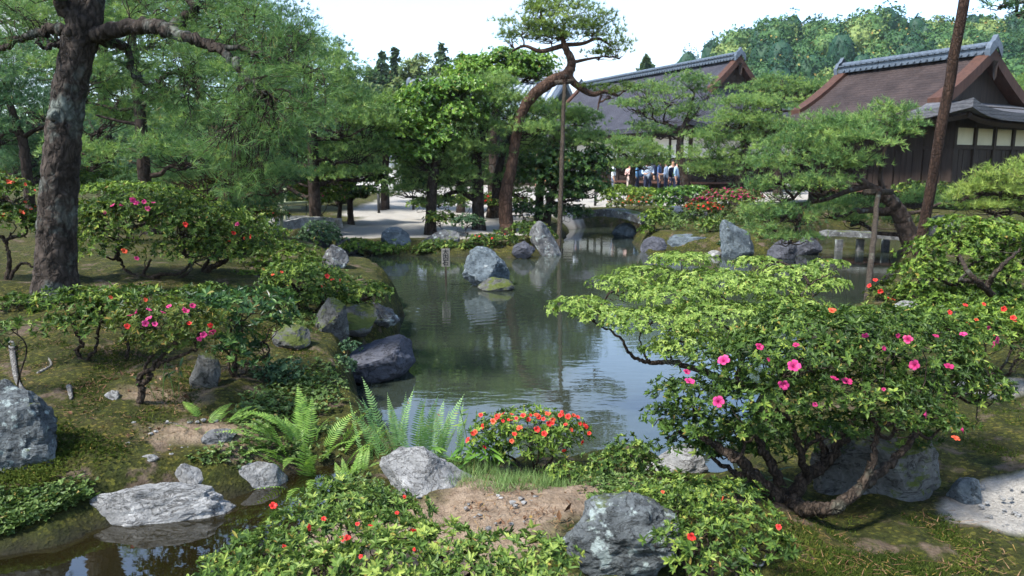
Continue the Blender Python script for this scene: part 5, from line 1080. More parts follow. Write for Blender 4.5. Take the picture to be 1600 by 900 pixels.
def f_needles(mb, P, rg):
    n = len(P); P = P + [0, 0, .006]; a = rg.uniform(0, 6.28, n); D = np.column_stack([np.cos(a), np.sin(a), rg.normal(0, .12, n)]); S = np.column_stack([-D[:, 1], D[:, 0], np.zeros(n)]) * .0022; L = rg.uniform(.03, .075, (n, 1))
    V = np.stack([P + S, P - S, P + D * L], 1).reshape(-1, 3); mb.add(V, np.arange(n * 3).reshape(-1, 3), np.repeat(rg.uniform(.3, 1, n), 3))
scatter('fallen brown pine needles and twigs strewn over the mossy ground', 'needle_litter', 'needles', [([(-40, 560), (120, 450), (450, 440), (520, 560), (430, 640), (300, 700), (230, 730), (60, 680), (-40, 640)], 6000), ([(1200, 800), (1480, 790), (1620, 850), (1620, 960), (1200, 960)], 700), ([(680, 770), (960, 760), (920, 850), (680, 850)], 500)], 'dead', f_needles)
def f_pebble(mb, P, rg):
    V, Fc = icos(1)
    for p in P:
        r = rg.uniform(.006, .02); mb.add((V + rg.normal(0, .12, V.shape)) * (r, r * rg.uniform(.6, 1), r * .55) + p + [0, 0, r * .15], Fc)
_pb = scatter('tiny scattered grey pebbles on the bare earth and gravel path', 'pebbles', 'pebbles', [([(690, 770), (930, 765), (900, 850), (700, 850)], 70), ([(1480, 760), (1600, 740), (1640, 840), (1540, 820)], 120), ([(150, 640), (400, 640), (330, 720), (220, 740)], 110)], 'rock_pale', f_pebble)

def stick(label, pts, r0, r1, mat='stem_grey', name='twig', cat='twig'):
    W = [ground(*p) + [0, 0, r0 * .6] for p in pts]; C = bez(W, 6 * len(W)); foot = C[0].copy(); mb = MB(); mb.tube(C - foot, np.linspace(r0, r1, len(C)), 7)
    o = mb.obj(name, M[mat], None, True); o.location = foot; return tag(o, label, cat)
stick('bleached bare root curving along the ground at far left', [(18, 538), (22, 570), (28, 600), (46, 622)], .022, .012, name='root', cat='root')
stick('pale stub of root on the slope right of the curving root', [(108, 606), (112, 626)], .018, .012, name='root', cat='root')
stick('thin forked twig lying on the path near the fern clump', [(258, 662), (278, 664), (300, 680)], .006, .003)
stick('grey root ridge beside the stub root', [(60, 585), (80, 572), (72, 556)], .014, .006, name='root', cat='root')
stick('bare bleached twig at the foot of the low sprawling azalea', [(1160, 855), (1172, 880), (1190, 885), (1196, 870)], .008, .003)

# ------------------------------------------------------------------ poles, sign, bridges, fences
def pole(label, a, b, r0, r1, mat, name='support_pole', cross=None):
    mb = MB(); a = np.array(a); b = np.array(b); C = a + (b - a) * np.linspace(0, 1, 14)[:, None]; C += RNG.normal(0, .006, C.shape)
    root = empty(name, a, label, 'pole')
    mb.tube(C - a, np.linspace(r0, r1, 14), 12); po = mb.obj('post', M[mat], root, True)
    if cross is not None:
        c = MB(); c.tube(np.array([b - cross, b + cross]) - a, r1 * 1.3, 8); c.obj('crosspiece', M[mat], root, True)
        d = MB(); d.tube([b - a - [0, 0, .05], b - a, b - a + [0, 0, .06]], r1 * 1.7, 10); d.obj('rope_binding', M['pole_dark'], po)
    return root
_s = scale_at(880, 250, 19.7)
pole('thin tall bamboo-like pole propping the leaning pine from the pond', flat(873, 394, WATER_Z) * [1, 0, 1] + [0, 17.9, -.3], at(882, 128, 19.7), .065, .05, 'pole', cross=np.array([.25, 0, .02]))
pole('long dark timber prop slanting up past the right hall', on(1435, 372, 12.5) - [0, 0, .1], at(1512, -30, 11.8), .085, .075, 'pole_dark', name='timber_prop')
_b = flat(1352, 492, WATER_Z); pole('slim grey pole standing in the water under the wide leaning pine', _b - [0, 0, .3], at(1372, 300, 14.6), .05, .045, 'pole', cross=np.array([.3, .05, .0]))

def sign():
    p = flat(697, 446, WATER_Z); s = scale_at(697, 420, p[1]); root = empty('name_sign', p, 'small weathered wooden sign with black characters standing in the pond', 'sign')
    w = 13 * s; h = 28 * s; zt = 58 * s
    a = MB(); a.box((-.014, -.012, -.35), (.014, .012, zt - h + .02)); a.obj('post', M['pole'], root)
    m_board = plain_mat('weathered_board', (.16, .15, .13), .85, .15, .35, 20, .2, (1, 1, .15))
    b = MB(); b.box((-w / 2, -.020, zt - h), (w / 2, .012, zt)); bo = b.obj('board', m_board, root)
    m_ink = plain_mat('black_ink', (.008, .008, .008), .6, .2, .1)
    for i, ch in enumerate('大内石'):
        cu = bpy.data.curves.new('character', 'FONT'); cu.body = ch; cu.size = w * .78; cu.align_x = 'CENTER'; cu.align_y = 'CENTER'; cu.extrude = .0015; cu.offset = .0012
        t = bpy.data.objects.new('tmp', cu); COL.objects.link(t); me = bpy.data.meshes.new_from_object(t.evaluated_get(bpy.context.evaluated_depsgraph_get()))
        bpy.data.objects.remove(t); me.name = 'character'; me.materials.clear()
        o = link('character', me, m_ink, bo); o.rotation_euler = (math.pi / 2, 0, 0); o.location = (0, -.0225, zt - h * (.2 + .3 * i))
sign()

def slab_bridge(label, pts, thick, wid, mat, name='stone_bridge', arch=.10):
    P = np.array(pts); mid = P.mean(0); root = empty(name, mid, label, 'bridge')
    d = norm(P[1] - P[0]); n = np.array([-d[1], d[0], 0]); rg = np.random.default_rng(8)
    L = np.linalg.norm(P[1] - P[0]); V = []; nx, ny = 26, 7
    for top in (1, 0):
        for i in range(nx):
            for j in range(ny):
                u = i / (nx - 1); v = j / (ny - 1) - .5
                q = P[0] + d * L * u + n * wid * v * (1 + .05 * rg.normal()); q = q + [0, 0, arch * math.sin(math.pi * u) + rg.normal(0, .006)]
                V.append(q - [0, 0, 0 if top else thick] - mid)
    T = nx * ny; F = []
    for i in range(nx - 1):
        for j in range(ny - 1):
            a = i * ny + j; F += [(a, a + ny, a + ny + 1, a + 1), (T + a, T + a + 1, T + a + ny + 1, T + a + ny)]
        for a, s in ((i * ny, 1), (i * ny + ny - 1, -1)): F.append((a, T + a, T + a + ny, a + ny)[::s])
    for j in range(ny - 1):
        F.append((j, j + 1, T + j + 1, T + j)); a = (nx - 1) * ny + j; F.append((a, T + a, T + a + 1, a + 1))
    link('slab', build_mesh('slab', V, [F]), M[mat], root); return root
slab_bridge('grey stone slab bridge across the far inlet', [at(905, 332, 22.6), at(1012, 338, 21.4)], .20, .9, 'rock', arch=.16)
slab_bridge('pale stone bridge at the left under bamboo railings', [at(400, 350, 17.8), at(512, 340, 19.6)], .24, 1.1, 'rock_pale')
_q = slab_bridge('low pale stone walkway over the far right water', [at(1285, 360, 18.6), at(1410, 366, 17.4)], .12, .5, 'rock', 'stone_walkway', .01)
for px in (1312, 1345, 1385):
    p = at(px, 366, 18.0); mb = MB(); mb.box((-.07, -.07, WATER_Z - .3 - p[2]), (.07, .07, -.12)); o = mb.obj('pier', M['rock'], _q); o.location = p - np.array(_q.location)

M['bamboo'] = plain_mat('bamboo_pole', (.20, .22, .13), .5, .3, .3, 8, .1, (6, 6, 1))
def rail(label, rails, posts, r, mat, name='bamboo_railing', cat='railing'):
    foot = np.array(posts[0][0]); root = empty(name, foot, label, cat)
    for a, b in rails:
        mb = MB(); C = np.array(a) + (np.array(b) - np.array(a)) * np.linspace(0, 1, 8)[:, None]; C[:, 2] += .02 * np.sin(np.linspace(0, 3.1, 8)); mb.tube(C - foot, r, 8); mb.obj('rail', M[mat], root, True)
    for a, b in posts: mb = MB(); mb.tube(np.array([a, b]) - foot, r * 1.15, 8); mb.obj('post', M[mat], root, True)
rail('green bamboo railing along the left stone bridge', [(at(400, 322, 17.4), at(480, 316, 18.8)), (at(400, 330, 17.4), at(470, 324, 18.6)), (at(395, 298, 17.4), at(445, 294, 18.5))],
     [(on(445, 350, 18.0) - [0, 0, .1], at(445, 294, 18.3)), (on(405, 352, 17.5) - [0, 0, .1], at(405, 296, 17.5)), (at(440, 372, 16.6), at(440, 322, 16.6))], .035, 'bamboo')
M['dark_metal'] = plain_mat('dark_post', (.03, .03, .03), .6, .3, .2)
for i, (px, py, top, lab) in enumerate([(592, 333, 299, 'dark rope-fence post by the sandy clearing, leftmost'), (607, 327, 296, 'thin rope-fence post second from left by the sandy clearing'), (646, 328, 310, 'short rope-fence post nearest the pond bank pines'), (930, 322, 300, 'dark fence post left of the yellow-green clipped azalea')]):
    p = ground(px, py); mb = MB(); s = scale_at(px, py, p[1]); h = (py - top) * s
    mb.tube([(0, 0, -.1), (0, 0, h * .5), (0, 0, h)], .05, 8); mb.tube([(0, 0, h), (0, 0, h + .03)], .06, 8); o = mb.obj('fence_post', M['dark_metal'], None, True); o.location = p; tag(o, lab, 'post', 'rope fence posts')

# ------------------------------------------------------------------ halls
def roof_mat(name, c1, c2, lines):
    m, t, o = nt(name); f = noise_node(t, 1.2, 8, .7); g = noise_node(t, 9, 6, .7, sc=(1, 1, 5))
    c = mixc(t, ramp(t, [(.35, c1), (.65, c2)], f), ramp(t, [(.3, (.55, .55, .55)), (.7, (1.3, 1.3, 1.3))], g), 1.0, 'MULTIPLY')
    tc = t.nodes.new('ShaderNodeTexCoord'); wv = t.nodes.new('ShaderNodeTexWave'); wv.bands_direction = 'Z'; wv.inputs['Scale'].default_value = 3.2; wv.inputs['Distortion'].default_value = 1.2; wv.inputs['Detail'].default_value = 3
    t.links.new(tc.outputs['Object'], wv.inputs['Vector']); cr = ramp(t, [(.0, (.62, .62, .62)), (.35, (1, 1, 1))], wv.outputs['Fac']); c = mixc(t, c, cr, .8, 'MULTIPLY')
    principled(t, o, c, .85, .2, bump(t, cr, .5, .04, bump(t, g, .8, .05))); return m
M['thatch_grey'] = roof_mat('grey_bark_roof', (.032, .033, .043), (.060, .060, .074), 1)
M['thatch_brown'] = roof_mat('brown_bark_roof', (.029, .021, .020), (.060, .043, .039), 1)
M['thatch_side'] = roof_mat('pale_grey_bark_roof', (.075, .077, .085), (.13, .13, .14), 1)  # paler, greyer bark for the skirt roof at the near end
M['tile'] = plain_mat('ridge_tile', (.075, .095, .120), .5, .4, .35, 8, .2)
M['tile_pale'] = plain_mat('pale_roof_tile', (.26, .30, .34), .5, .4, .3, 6, .2)
M['wood_dark'] = plain_mat('dark_wood', (.028, .018, .013), .7, .25, .4, 10, .3, (1, 1, .1))
M['wood_red'] = plain_mat('reddish_wood', (.062, .028, .018), .7, .25, .35, 10, .2, (1, 1, .1))
M['plaster'] = plain_mat('white_plaster', (.72, .70, .64), .9, .1, .06, 3)
M['plaster_cream'] = plain_mat('cream_paper_panel', (.62, .58, .44), .9, .1, .08, 3)

def hall(name, label, E, u, L, a, b0, b1, zr, ze, rmat, wall_in, panel_z, floor_z, nu_panels, ng_panels, gable_drop, wmat, pmat, ground_z=.3, curve=1.35, bmat='wood_red', side_mat=None, front_panel=None):
    """hip-and-gable hall. E: foot of the near ridge end (x, y); u: ridge direction away from it"""
    u = np.array([u[0], u[1], 0.0]); u /= np.linalg.norm(u); v = np.array([u[1], -u[0], 0]);
    if v @ [-1, -.5, 0] < 0: v = -v                                  # v: towards the near long side
    O = np.array([E[0], E[1], ground_z]); root = empty(name, O, label, 'building')
    def W(s, q, z): return u * s + v * q + np.array([0, 0, z - ground_z])
    hs = lambda q: ze + (zr - ze) * (1 - min(1, abs(q) / a)) ** curve
    zg = zr - gable_drop                                              # foot of the gable triangle
    def lift(s, q): 
        e = max(0, min(1, max(-s, s - L) / max(b0, .1))); return .30 * (abs(q) / a) ** 5 * (e ** 1.5 if e > 0 else 0) + .05 * (abs(q) / a) ** 4
    def hz(s, q):
        h = hs(q)
        if s < 0: h = min(h, ze + (zg - ze) * ((s + b0) / b0) ** 1.25)
        if s > L: h = min(h, ze + (zg - ze) * ((L + b1 - s) / b1) ** 1.25)
        return h + lift(s, q)
    def sheet(ss, qs, nm, mat_, top=True):
        V = []; F = []; k = len(qs)
        for s in ss:
            for q in qs: V.append(W(s, q, hz(s, q)))
        n0 = len(V)
        for i in range(len(ss) - 1):
            for j in range(k - 1): A = i * k + j; F.append((A, A + 1, A + k + 1, A + k))
        return V, F
    qs = np.concatenate([-np.linspace(1, 0, 19)[:-1] * a, np.linspace(0, 1, 19) * a])
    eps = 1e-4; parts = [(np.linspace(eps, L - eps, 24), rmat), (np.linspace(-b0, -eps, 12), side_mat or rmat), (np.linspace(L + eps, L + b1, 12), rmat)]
    th = .26
    for ss, mt in parts:
        V, F = sheet(ss, qs, 'roof', mt); n0 = len(V); V2 = [p - np.array([0, 0, th]) for p in V]
        F2 = [tuple(n0 + i for i in f[::-1]) for f in F]; k = len(qs); R = []
        for i in range(len(ss) - 1):
            for A in (i * k, i * k + k - 1): R.append((A, A + k, n0 + A + k, n0 + A))
        for j in range(k - 1):
            for A in (j, (len(ss) - 1) * k + j): R.append((A, A + 1, n0 + A + 1, n0 + A))
        link('roof', build_mesh('roof', V + V2, [F + F2 + R], None, False), M[mt], root)
    # eave boards below the roof edge
    for mt, off, hh in (('wood_dark', .25, .16),):
        mb = MB(); loop = [(s, a - off) for s in np.linspace(-b0 + off, L + b1 - off, 30)] ; mb.tube([W(s, q, hz(s, q) - th - .10) for s, q in loop], .10, 4)
        loop = [(-b0 + off, q) for q in np.linspace(-a + off, a - off, 30)]; mb.tube([W(s, q, hz(s, q) - th - .10) for s, q in loop], .10, 4); mb.obj('eave_beam', M[mt], root)
    for k_ in range(int((L + b0 + b1) / .9)):
        s = -b0 + .45 + k_ * .9; mb = MB(); mb.tube([W(s, a - .18, hz(s, a - .18) - th - .05), W(s, a - wall_in, hz(s, a - .1) - th + .0)], .045, 4); mb.obj('rafter', M['wood_dark'], root)
    # gable: dark triangle, barge boards, ridge
    for s, sg in ((0, -1), (L, 1)):
        qg = a * (1 - ((zg - ze) / (zr - ze)) ** (1 / curve)); qq = np.linspace(-qg, qg, 17)
        V = [W(s + sg * .02, q, hs(q) - .12) for q in qq] + [W(s + sg * .02, q, zg - .1) for q in qq]; F = [(i, i + 1, 17 + i + 1, 17 + i) for i in range(16)]
        gab = link('gable_wall', build_mesh('gable_wall', V, [F]), M['wood_dark'], root)
        for side in (-1, 1):
            V = []; F = []; qe = np.linspace(0, qg * 1.12, 14)
            for q in qe:
                z = hs(q)
                for ds, dz in ((.0, .16), (.45, .16), (.45, -.22), (.0, -.22)): V.append(W(s + sg * ds, side * q, z + dz - .04 * 0))
            for i in range(13):
                for j in range(4): F.append((i * 4 + j, i * 4 + (j + 1) % 4, i * 4 + 4 + (j + 1) % 4, i * 4 + 4 + j))
            F += [(0, 1, 2, 3), (52, 53, 54, 55)]
            link('barge_board', build_mesh('barge_board', V, [F]), [M[bmat]], gab)
        pd = MB(); pd.add([W(s + sg * .5, -.14, zr - .25), W(s + sg * .5, .14, zr - .25), W(s + sg * .5, .1, zr - .75), W(s + sg * .5, 0, zr - .9), W(s + sg * .5, -.1, zr - .75), W(s + sg * .42, 0, zr - .5)], [(0, 1, 5), (1, 2, 5), (2, 3, 5), (3, 4, 5), (4, 0, 5)]); pd.obj('gable_pendant', M['wood_dark'], gab)
    rd = MB()
    def rbox(s0, s1, q, z0, z1):
        V = [W(s, x, z) for z in (z0, z1) for s, x in ((s0, -q), (s1, -q), (s1, q), (s0, q))]; rd.add(V, [(0, 3, 2, 1), (4, 5, 6, 7), (0, 1, 5, 4), (1, 2, 6, 5), (2, 3, 7, 6), (3, 0, 4, 7)])
    e = .35
    rbox(-e, L + e, .30, zr - .05, zr + .08); rbox(-e, L + e, .24, zr + .083, zr + .18); rbox(-e, L + e, .30, zr + .183, zr + .23); 
    rd.tube([W(-e - .05, 0, zr + .28), W(L / 2, 0, zr + .28), W(L + e + .05, 0, zr + .28)], .10, 10)
    for i in range(int((L + 2 * e) / .24)):
        s = -e + .12 + i * .24; rd.tube([W(s, -.35, zr + .205), W(s, 0, zr + .27), W(s, .35, zr + .205)], .04, 6)
        rd.tube([W(s, .29, zr + .02), W(s, .36, zr + .02)], .045, 6)
    rdo = rd.obj('ridge', M['tile'], root)
    for s, sg in ((-e, -1), (L + e, 1)):
        on_ = MB(); prof = [(-.34, -.12), (-.37, .12), (-.26, .32), (-.12, .40), (0, .58), (.12, .40), (.26, .32), (.37, .12), (.34, -.12)]
        V = [W(s + sg * d, x, zr + z) for d in (-.02, .14) for x, z in prof]; n_ = len(prof)
        on_.add(V, [(i, i + 1, n_ + i + 1, n_ + i) for i in range(n_ - 1)]); on_.add(V[n_:] + [W(s + sg * .17, 0, zr + .2)], [(i, i + 1, n_) for i in range(n_ - 1)]); on_.obj('ridge_end_tile', M['tile'], rdo)
    # walls
    wi = wall_in; x0, x1 = -b0 + wi, L + b1 - wi; q1 = a - wi; zt = ze - .05
    def wbox(mb, s0, s1, qa, qb, z0, z1):
        V = [W(s, x, z) for z in (z0, z1) for s, x in ((s0, qa), (s1, qa), (s1, qb), (s0, qb))]; mb.add(V, [(0, 3, 2, 1), (4, 5, 6, 7), (0, 1, 5, 4), (1, 2, 6, 5), (2, 3, 7, 6), (3, 0, 4, 7)])
    mb = MB(); wbox(mb, x0, x1, -q1, q1, floor_z, zt + .35); wall_o = mb.obj('wall', M[wmat], root)
    mb = MB(); wbox(mb, x0 + .3, x1 - .3, -q1 + .3, q1 - .3, ground_z - .2, floor_z - .004); mb.obj('plinth', M['wood_dark'], root)
    mb = MB(); wbox(mb, x0 - .7, x1 + .7, -q1 - .7, q1 + .7, floor_z - .10, floor_z + .0); mb.obj('veranda', M['wood_red'], root)
    def face(N, p0, p1, outn, pmat=pmat):
        """posts, plaster panels above and boards below along one wall"""
        p0 = np.array(p0); p1 = np.array(p1)
        for i in range(N + 1):
            p = p0 + (p1 - p0) * i / N; mb = MB(); d = norm(p1 - p0)
            V = [p + d * x + outn * y + np.array([0, 0, z - ground_z]) for z in (floor_z + .002, zt + .2) for x, y in ((-.07, -.02), (.07, -.02), (.07, .09), (-.07, .09))]
            mb.add(V, [(0, 3, 2, 1), (4, 5, 6, 7), (0, 1, 5, 4), (1, 2, 6, 5), (2, 3, 7, 6), (3, 0, 4, 7)]); mb.obj('post', M['wood_red' if bmat == 'wood_red' and wmat != 'wood_dark' else 'wood_dark'], wall_o)
        d = norm(p1 - p0); Lw = np.linalg.norm(p1 - p0); st = Lw / N
        def slab(nm, x0_, x1_, z0, z1, y0, y1, mt):
            mb = MB(); V = [p0 + d * x + outn * y + np.array([0, 0, z - ground_z]) for z in (z0, z1) for x, y in ((x0_, y0), (x1_, y0), (x1_, y1), (x0_, y1))]
            mb.add(V, [(0, 3, 2, 1), (4, 5, 6, 7), (0, 1, 5, 4), (1, 2, 6, 5), (2, 3, 7, 6), (3, 0, 4, 7)]); return mb.obj(nm, M[mt], wall_o)
        for i in range(N):
            slab('panel', i * st + .08, (i + 1) * st - .08, panel_z[0], panel_z[1], .0, .03, pmat)
            nb = 4; w = (st - .16) / nb
            for j in range(nb): slab('board', i * st + .08 + j * w + .008, i * st + .08 + (j + 1) * w - .008, floor_z + .12, panel_z[0] - .16, .0, .025 + .006 * ((i + j) % 3), wmat if wmat != 'plaster' else 'wood_dark')
        slab('beam', -.1, Lw + .1, panel_z[0] - .14, panel_z[0] - .02, .0, .07, 'wood_dark'); slab('beam', -.1, Lw + .1, panel_z[1] + .02, panel_z[1] + .14, .0, .07, 'wood_dark')
    face(nu_panels, W(x0, q1, ground_z), W(x1, q1, ground_z), v, front_panel or pmat); face(ng_panels, W(x0, q1, ground_z), W(x0, -q1, ground_z), -u)
    return root
hall('bark_roofed_hall', 'brown bark-roofed hall with dark board walls and cream panels at right', (15.6, 25.5), (-.47, .88), 5.0, 3.9, 2.2, 1.2, 5.38, 3.3, 'thatch_brown', 1.25, (2.38, 2.9), .95, 6, 5, 1.55, 'wood_dark', 'plaster_cream', .35, 1.45, side_mat='thatch_side', front_panel='wood_dark')
hall('bark_roofed_hall', 'long grey bark-roofed hall with tiled ridge behind the seated crowd', (11.9, 41.0), (-.45, .893), 15.0, 5.2, 2.6, 1.4, 7.4, 3.7, 'thatch_grey', 1.6, (2.2, 3.3), .95, 10, 4, 1.5, 'wood_dark', 'plaster', .35, 1.4)

def tiled_hall():
    A = at(645, 141, 62.0); B = at(884, 143, 56.0); zr = A[2]; B[2] = zr; O = (A + B) / 2; O[2] = .4; root = empty('tiled_hall', O, 'distant pale tile-roofed building glimpsed between the pond trees', 'building')
    d = norm(B - A); n = np.array([d[1], -d[0], 0]); n = n if n[1] < 0 else -n; L = np.linalg.norm(B - A); w = 4.2; ze = zr - 3.0
    for sg in (1, -1):
        mb = MB(); N_ = int(L / .45)
        V = [A + d * s + n * sg * q + np.array([0, 0, z]) - O for s in (0, L) for q, z in ((0, 0), (w, ze - zr), (w, ze - zr - .2), (0, -.2))]
        mb.add(V, [(0, 1, 5, 4), (1, 2, 6, 5), (2, 3, 7, 6), (0, 3, 2, 1), (4, 5, 6, 7)])
        for i in range(N_ + 1):
            s = i * L / N_; mb.tube([A + d * s - O + [0, 0, .05], A + d * s + n * sg * w * 1.01 + [0, 0, ze - zr + .05] - O], .10, 6)
        mb.obj('roof', M['tile_pale'], root)
    rd = MB(); 
    for i, (r, z) in enumerate(((.26, .12), (.22, .34), (.26, .55), (.14, .75))): rd.tube([A - O - d * .2 + [0, 0, z], B - O + d * .2 + [0, 0, z]], r, 8)
    rd.obj('ridge', M['tile'], root)
    for P_, sg in ((A, -1), (B, 1)):
        o_ = MB(); V, F_ = icos(2); o_.add(V * (.3, .3, .5) + P_ + d * sg * .3 + [0, 0, .55] - O, F_); o_.obj('ridge_end_tile', M['tile'], root)
        g = MB(); g.tube([P_ + n * w + d * sg * .1 + [0, 0, ze - zr + .25] - O, P_ + d * sg * .1 + [0, 0, .25] - O], .22, 8); g.obj('verge_tile', M['tile'], root)
    mb = MB(); V = [A + d * s + n * q + np.array([0, 0, z]) - O for z in (.3 - zr, ze - zr + .9) for s, q in ((.6, -w + .9), (L - .6, -w + .9), (L - .6, w - .9), (.6, w - .9))]
    mb.add(V, [(0, 3, 2, 1), (4, 5, 6, 7), (0, 1, 5, 4), (1, 2, 6, 5), (2, 3, 7, 6), (3, 0, 4, 7)]); mb.obj('wall', M['wood_dark'], root)
tiled_hall()
def plaster_wall():
    p = at(614, 300, 40.0); p[2] = g1(p[0], p[1]); s = scale_at(614, 280, 40.0); root = empty('plaster_wall', p, 'plain white plaster wall end beyond the sandy clearing', 'wall')
    mb = MB(); mb.box((-12 * s, -.15, -.2), (14 * s, .15, 1.75)); mb.obj('wall', M['plaster'], root)
    mb = MB(); mb.box((-14 * s, -.3, 1.753), (16 * s, .3, 1.86)); mb.tube([(-14 * s, 0, 1.9), (16 * s, 0, 1.9)], .12, 8); mb.obj('coping', M['tile'], root)
    mb = MB(); mb.box((-60 * s, -.16, -.2), (-12.1 * s, .16, 1.0)); mb.obj('low_wall', M['plaster'], root)
plaster_wall()

# ------------------------------------------------------------------ people on the far courtyard
def skin_mesh(verts, edges, rads):
    me = bpy.data.meshes.new('body'); me.from_pydata([tuple(map(float, v)) for v in verts], edges, [])
    o = bpy.data.objects.new('tmp', me); COL.objects.link(o); mo = o.modifiers.new('s', 'SKIN'); mo.use_smooth_shade = True
    sk = me.skin_vertices[0].data
    for i, r in enumerate(rads): sk[i].radius = (r, r) if not isinstance(r, tuple) else r
    sk[0].use_root = True
    sb = o.modifiers.new('d', 'SUBSURF'); sb.levels = 1; sb.render_levels = 1
    out = bpy.data.meshes.new_from_object(o.evaluated_get(bpy.context.evaluated_depsgraph_get())); bpy.data.objects.remove(o); return out
def body_mat():
    m, t, o = nt('clothed_body'); principled(t, o, attr(t, 'col', 'Color'), .8, .2); return m
M['body'] = body_mat(); M['hair'] = plain_mat('black_hair', (.015, .012, .010), .5, .4, .2)
SKIN = (.42, .24, .16)
def person(label, px, y, face, shirt, legs, seated=False, bag=None, hat=None, h=1.68, hair=(.015, .012, .010), arms='down', drop=0.0):
    foot = on(px, 300, y); root = empty('person', foot, label, 'person', 'visitors on the far courtyard'); root.rotation_euler = (0, 0, face)
    k = h / 1.70; hip = .92 if not seated else .46
    v = [(0, 0, hip), (0, -.01, hip + .22), (0, 0, hip + .44), (0, 0, hip + .56), (0, -.02, hip + .66), (0, -.02, hip + .76)]
    r = [(.16, .11), (.145, .10), (.165, .10), .055, .085, .07]; e = [(0, 1), (1, 2), (2, 3), (3, 4), (4, 5)]; zone = ['l', 's', 's', 'k', 'k', 'k']
    for s in (-1, 1):
        i = len(v)
        if arms == 'down': A = [(s * .19, 0, hip + .47), (s * .25, .01, hip + .22), (s * .24, -.06, hip - .02), (s * .24, -.08, hip - .10)]
        else: A = [(s * .19, 0, hip + .47), (s * .24, -.03, hip + .22), (s * .13, -.24, hip + .18), (s * .07, -.30, hip + .22)]
        v += A; r += [.06, .046, .034, .03]; e += [(2, i), (i, i + 1), (i + 1, i + 2), (i + 2, i + 3)]; zone += ['s', 's', 'k', 'k']
        i = len(v)
        if not seated: Lg = [(s * .095, 0, hip - .08), (s * .10, -.02, .49), (s * .105, .02, .08), (s * .11, -.12, .03)]
        else: Lg = [(s * .10, -.05, hip - .02), (s * .11, -.43, hip + .02), (s * .11, -.42, .09), (s * .11, -.54, .03)]
        v += Lg; r += [.085, .062, .045, .035]; e += [(0, i), (i, i + 1), (i + 1, i + 2), (i + 2, i + 3)]; zone += ['l', 'l', 'l', 'shoe']
    v = [np.array(q) * k for q in v]; me = skin_mesh(v, e, [tuple(x * k for x in q) if isinstance(q, tuple) else q * k for q in r])
    co = np.array([q.co[:] for q in me.vertices]); D = np.linalg.norm(co[:, None] - np.array(v)[None], axis=2); zi = np.argmin(D, 1)
    cm = {'l': legs, 's': shirt, 'k': SKIN, 'shoe': (.03, .03, .03)}; col = np.array([(*cm[zone[i]], 1) for i in zi], np.float32)
    # fingers and nose join the body mesh
    V = co.tolist(); Fs = [list(p.vertices) for p in me.polygons]; C = col.tolist()
    def cone(a, b, r0):
        a = np.array(a); b = np.array(b); d = norm(b - a); e1 = norm(np.cross(d, [.3, .9, .1])); e2 = np.cross(d, e1); n0 = len(V)
        for p, rr in ((a, r0), ((a + b) / 2, r0 * .9), (b, r0 * .5)):
            for q in range(5): V.append((p + rr * (math.cos(q * 1.2566) * e1 + math.sin(q * 1.2566) * e2)).tolist()); C.append([*SKIN, 1])
        for lv in (0, 5):
            for q in range(5): Fs.append([n0 + lv + q, n0 + lv + (q + 1) % 5, n0 + lv + 5 + (q + 1) % 5, n0 + lv + 5 + q])
        Fs.append([n0 + 10 + q for q in range(5)])
    for s, i in ((-1, 9), (1, 17)):
        w = v[i]; d = norm(v[i] - v[i - 1]); sd = norm(np.cross(d, [0, 0, 1.0]) + [0, .3, 0])
        for q, ln in enumerate((.065, .078, .082, .075)): cone(w + sd * (q - 1.5) * .017, w + sd * (q - 1.5) * .02 + d * ln + [0, -.015, 0], .009)
        cone(w - d * .02, w + sd * -.055 + d * .035, .010)
    hd = np.array([0, -.02, hip + .70]) * k; cone(hd + [0, -.075, 0], hd + [0, -.108, -.012], .014)
    for s in (-1, 1): cone(hd + [s * .075, .0, .0], hd + [s * .095, .01, .02], .016)
    bpy.data.meshes.remove(me)
    mb = bpy.data.meshes.new('body'); mb.from_pydata(V, [], Fs); a = mb.attributes.new('col', 'FLOAT_COLOR', 'POINT'); a.data.foreach_set('color', np.array(C, np.float32).ravel())
    for p in mb.polygons: p.use_smooth = True
    link('body', mb, M['body'], root)
    V, F_ = icos(3); V = V.copy(); keep = (V[:, 1] > -.35) | (V[:, 2] > .45); fm = keep[F_].all(1); hm = MB()
    hm.add(V * np.array([.092, .104, .115]) * k + hd + [0, .012, .030], F_[fm]); ho = hm.obj('hair' if not hat else 'cap', M['hair'] if not hat else plain_mat('cap_cloth', hat, .8, .1), root, True)
    for s in (-1, 1): eb = MB(); V2, F2 = icos(1); eb.add(V2 * .011 + hd + [s * .032, -.082, .012], F2); eb.obj('eye', M['hair'], root, True)
    if bag:
        b = MB(); V2, F2 = icos(3); V2 = np.sign(V2) * np.abs(V2) ** .55; b.add(V2 * (.155, .09, .22) * k + np.array([0, .20, hip + .28]) * k, F2); b.obj('backpack', plain_mat('backpack_cloth', bag, .8, .15), root, True)
    return root
WHITE = (.74, .76, .78); PALE = (.42, .52, .66); NAVY = (.02, .025, .05)
person('man in white shirt and dark cap standing alone left of the group', 958, 32.5, 1.3, (.78, .82, .82), (.10, .12, .16), hat=(.012, .012, .02), h=1.72)
person('woman in pinkish top standing at the left of the group', 984, 33.2, -.6, (.62, .42, .38), (.5, .42, .36), arms='up', h=1.58)
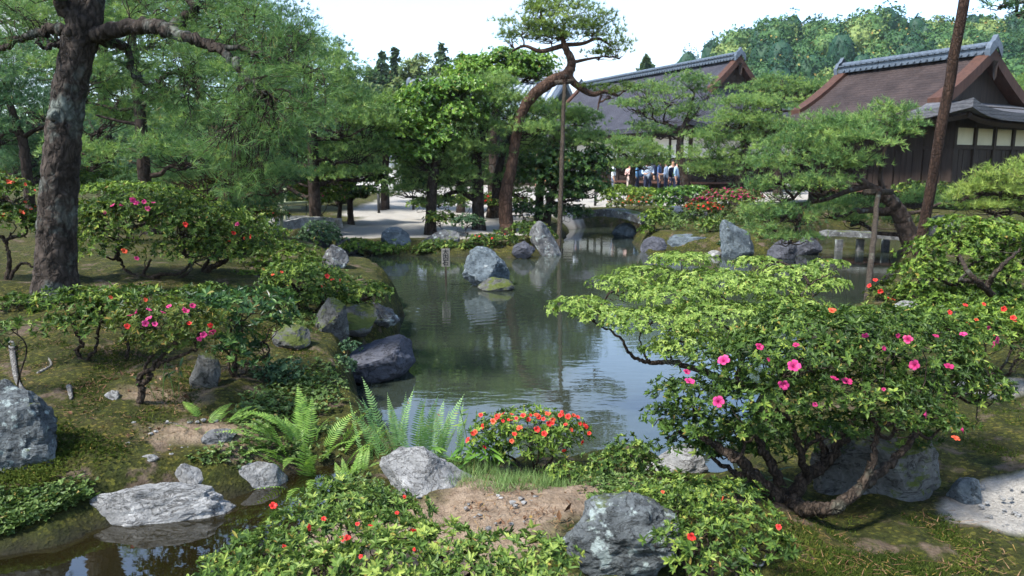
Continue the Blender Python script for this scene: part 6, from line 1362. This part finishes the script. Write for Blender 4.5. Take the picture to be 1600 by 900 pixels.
person('man in blue shirt with blue backpack beside the woman in pink', 995, 32.8, -2.0, (.16, .34, .55), NAVY, bag=(.03, .07, .14))
person('seated student in pale blue shirt at the centre of the group', 1011, 32.0, .1, PALE, NAVY, arms='up', h=1.72)
person('tall bareheaded man standing behind the seated students', 1012, 35.0, .3, (.24, .25, .28), NAVY, h=1.82, hair=(.08, .06, .05))
person('student in navy vest with a pale collar turned sideways', 1029, 33.0, 1.2, (.05, .09, .20), NAVY, bag=(.02, .03, .06), h=1.70)
person('student in pale blue shirt with a dark backpack, bending forward', 1040, 31.8, -1.6, PALE, NAVY, bag=(.015, .02, .045), h=1.66, arms='up')
person('student in white shirt behind the dark backpack', 1050, 34.0, .2, WHITE, NAVY, h=1.66)
person('student in sky blue shirt third from the right of the group', 1057, 33.2, .9, (.32, .46, .62), NAVY, bag=(.02, .03, .05), h=1.66)
person('student in white shirt second from the right of the group', 1063, 34.2, -.4, WHITE, NAVY, h=1.68)
person('student in striped-blue shirt at the right end of the group', 1069, 33.4, -1.2, (.5, .58, .68), NAVY, h=1.64, arms='up')
person('visitor in turquoise shirt glimpsed through the dark evergreen left of the pole', 868, 34.0, .4, (.10, .42, .50), (.5, .46, .4), h=1.7)
person('visitor in orange and tan seen behind the leaning pine trunk', 845, 30.5, -.5, (.62, .30, .16), (.45, .2, .14), h=1.45)
person('visitor in pale clothes seen under the dark evergreen right of the pole', 902, 31.0, 1.0, (.55, .6, .66), (.12, .14, .2), h=1.6)

# ------------------------------------------------------------------ air
def haze():
    m = bpy.data.materials.new('thin_haze'); m.use_nodes = True; t = m.node_tree; t.nodes.clear(); o = t.nodes.new('ShaderNodeOutputMaterial')
    v = t.nodes.new('ShaderNodeVolumePrincipled'); v.inputs['Color'].default_value = (.80, .90, 1.0, 1); v.inputs['Density'].default_value = .0002; v.inputs['Anisotropy'].default_value = .2
    t.links.new(v.outputs[0], o.inputs['Volume'])
    mb = MB(); mb.box((-420, -420, -2.2), (420, 420, 48)); tag(mb.obj('haze', m), kind='stuff')
haze()
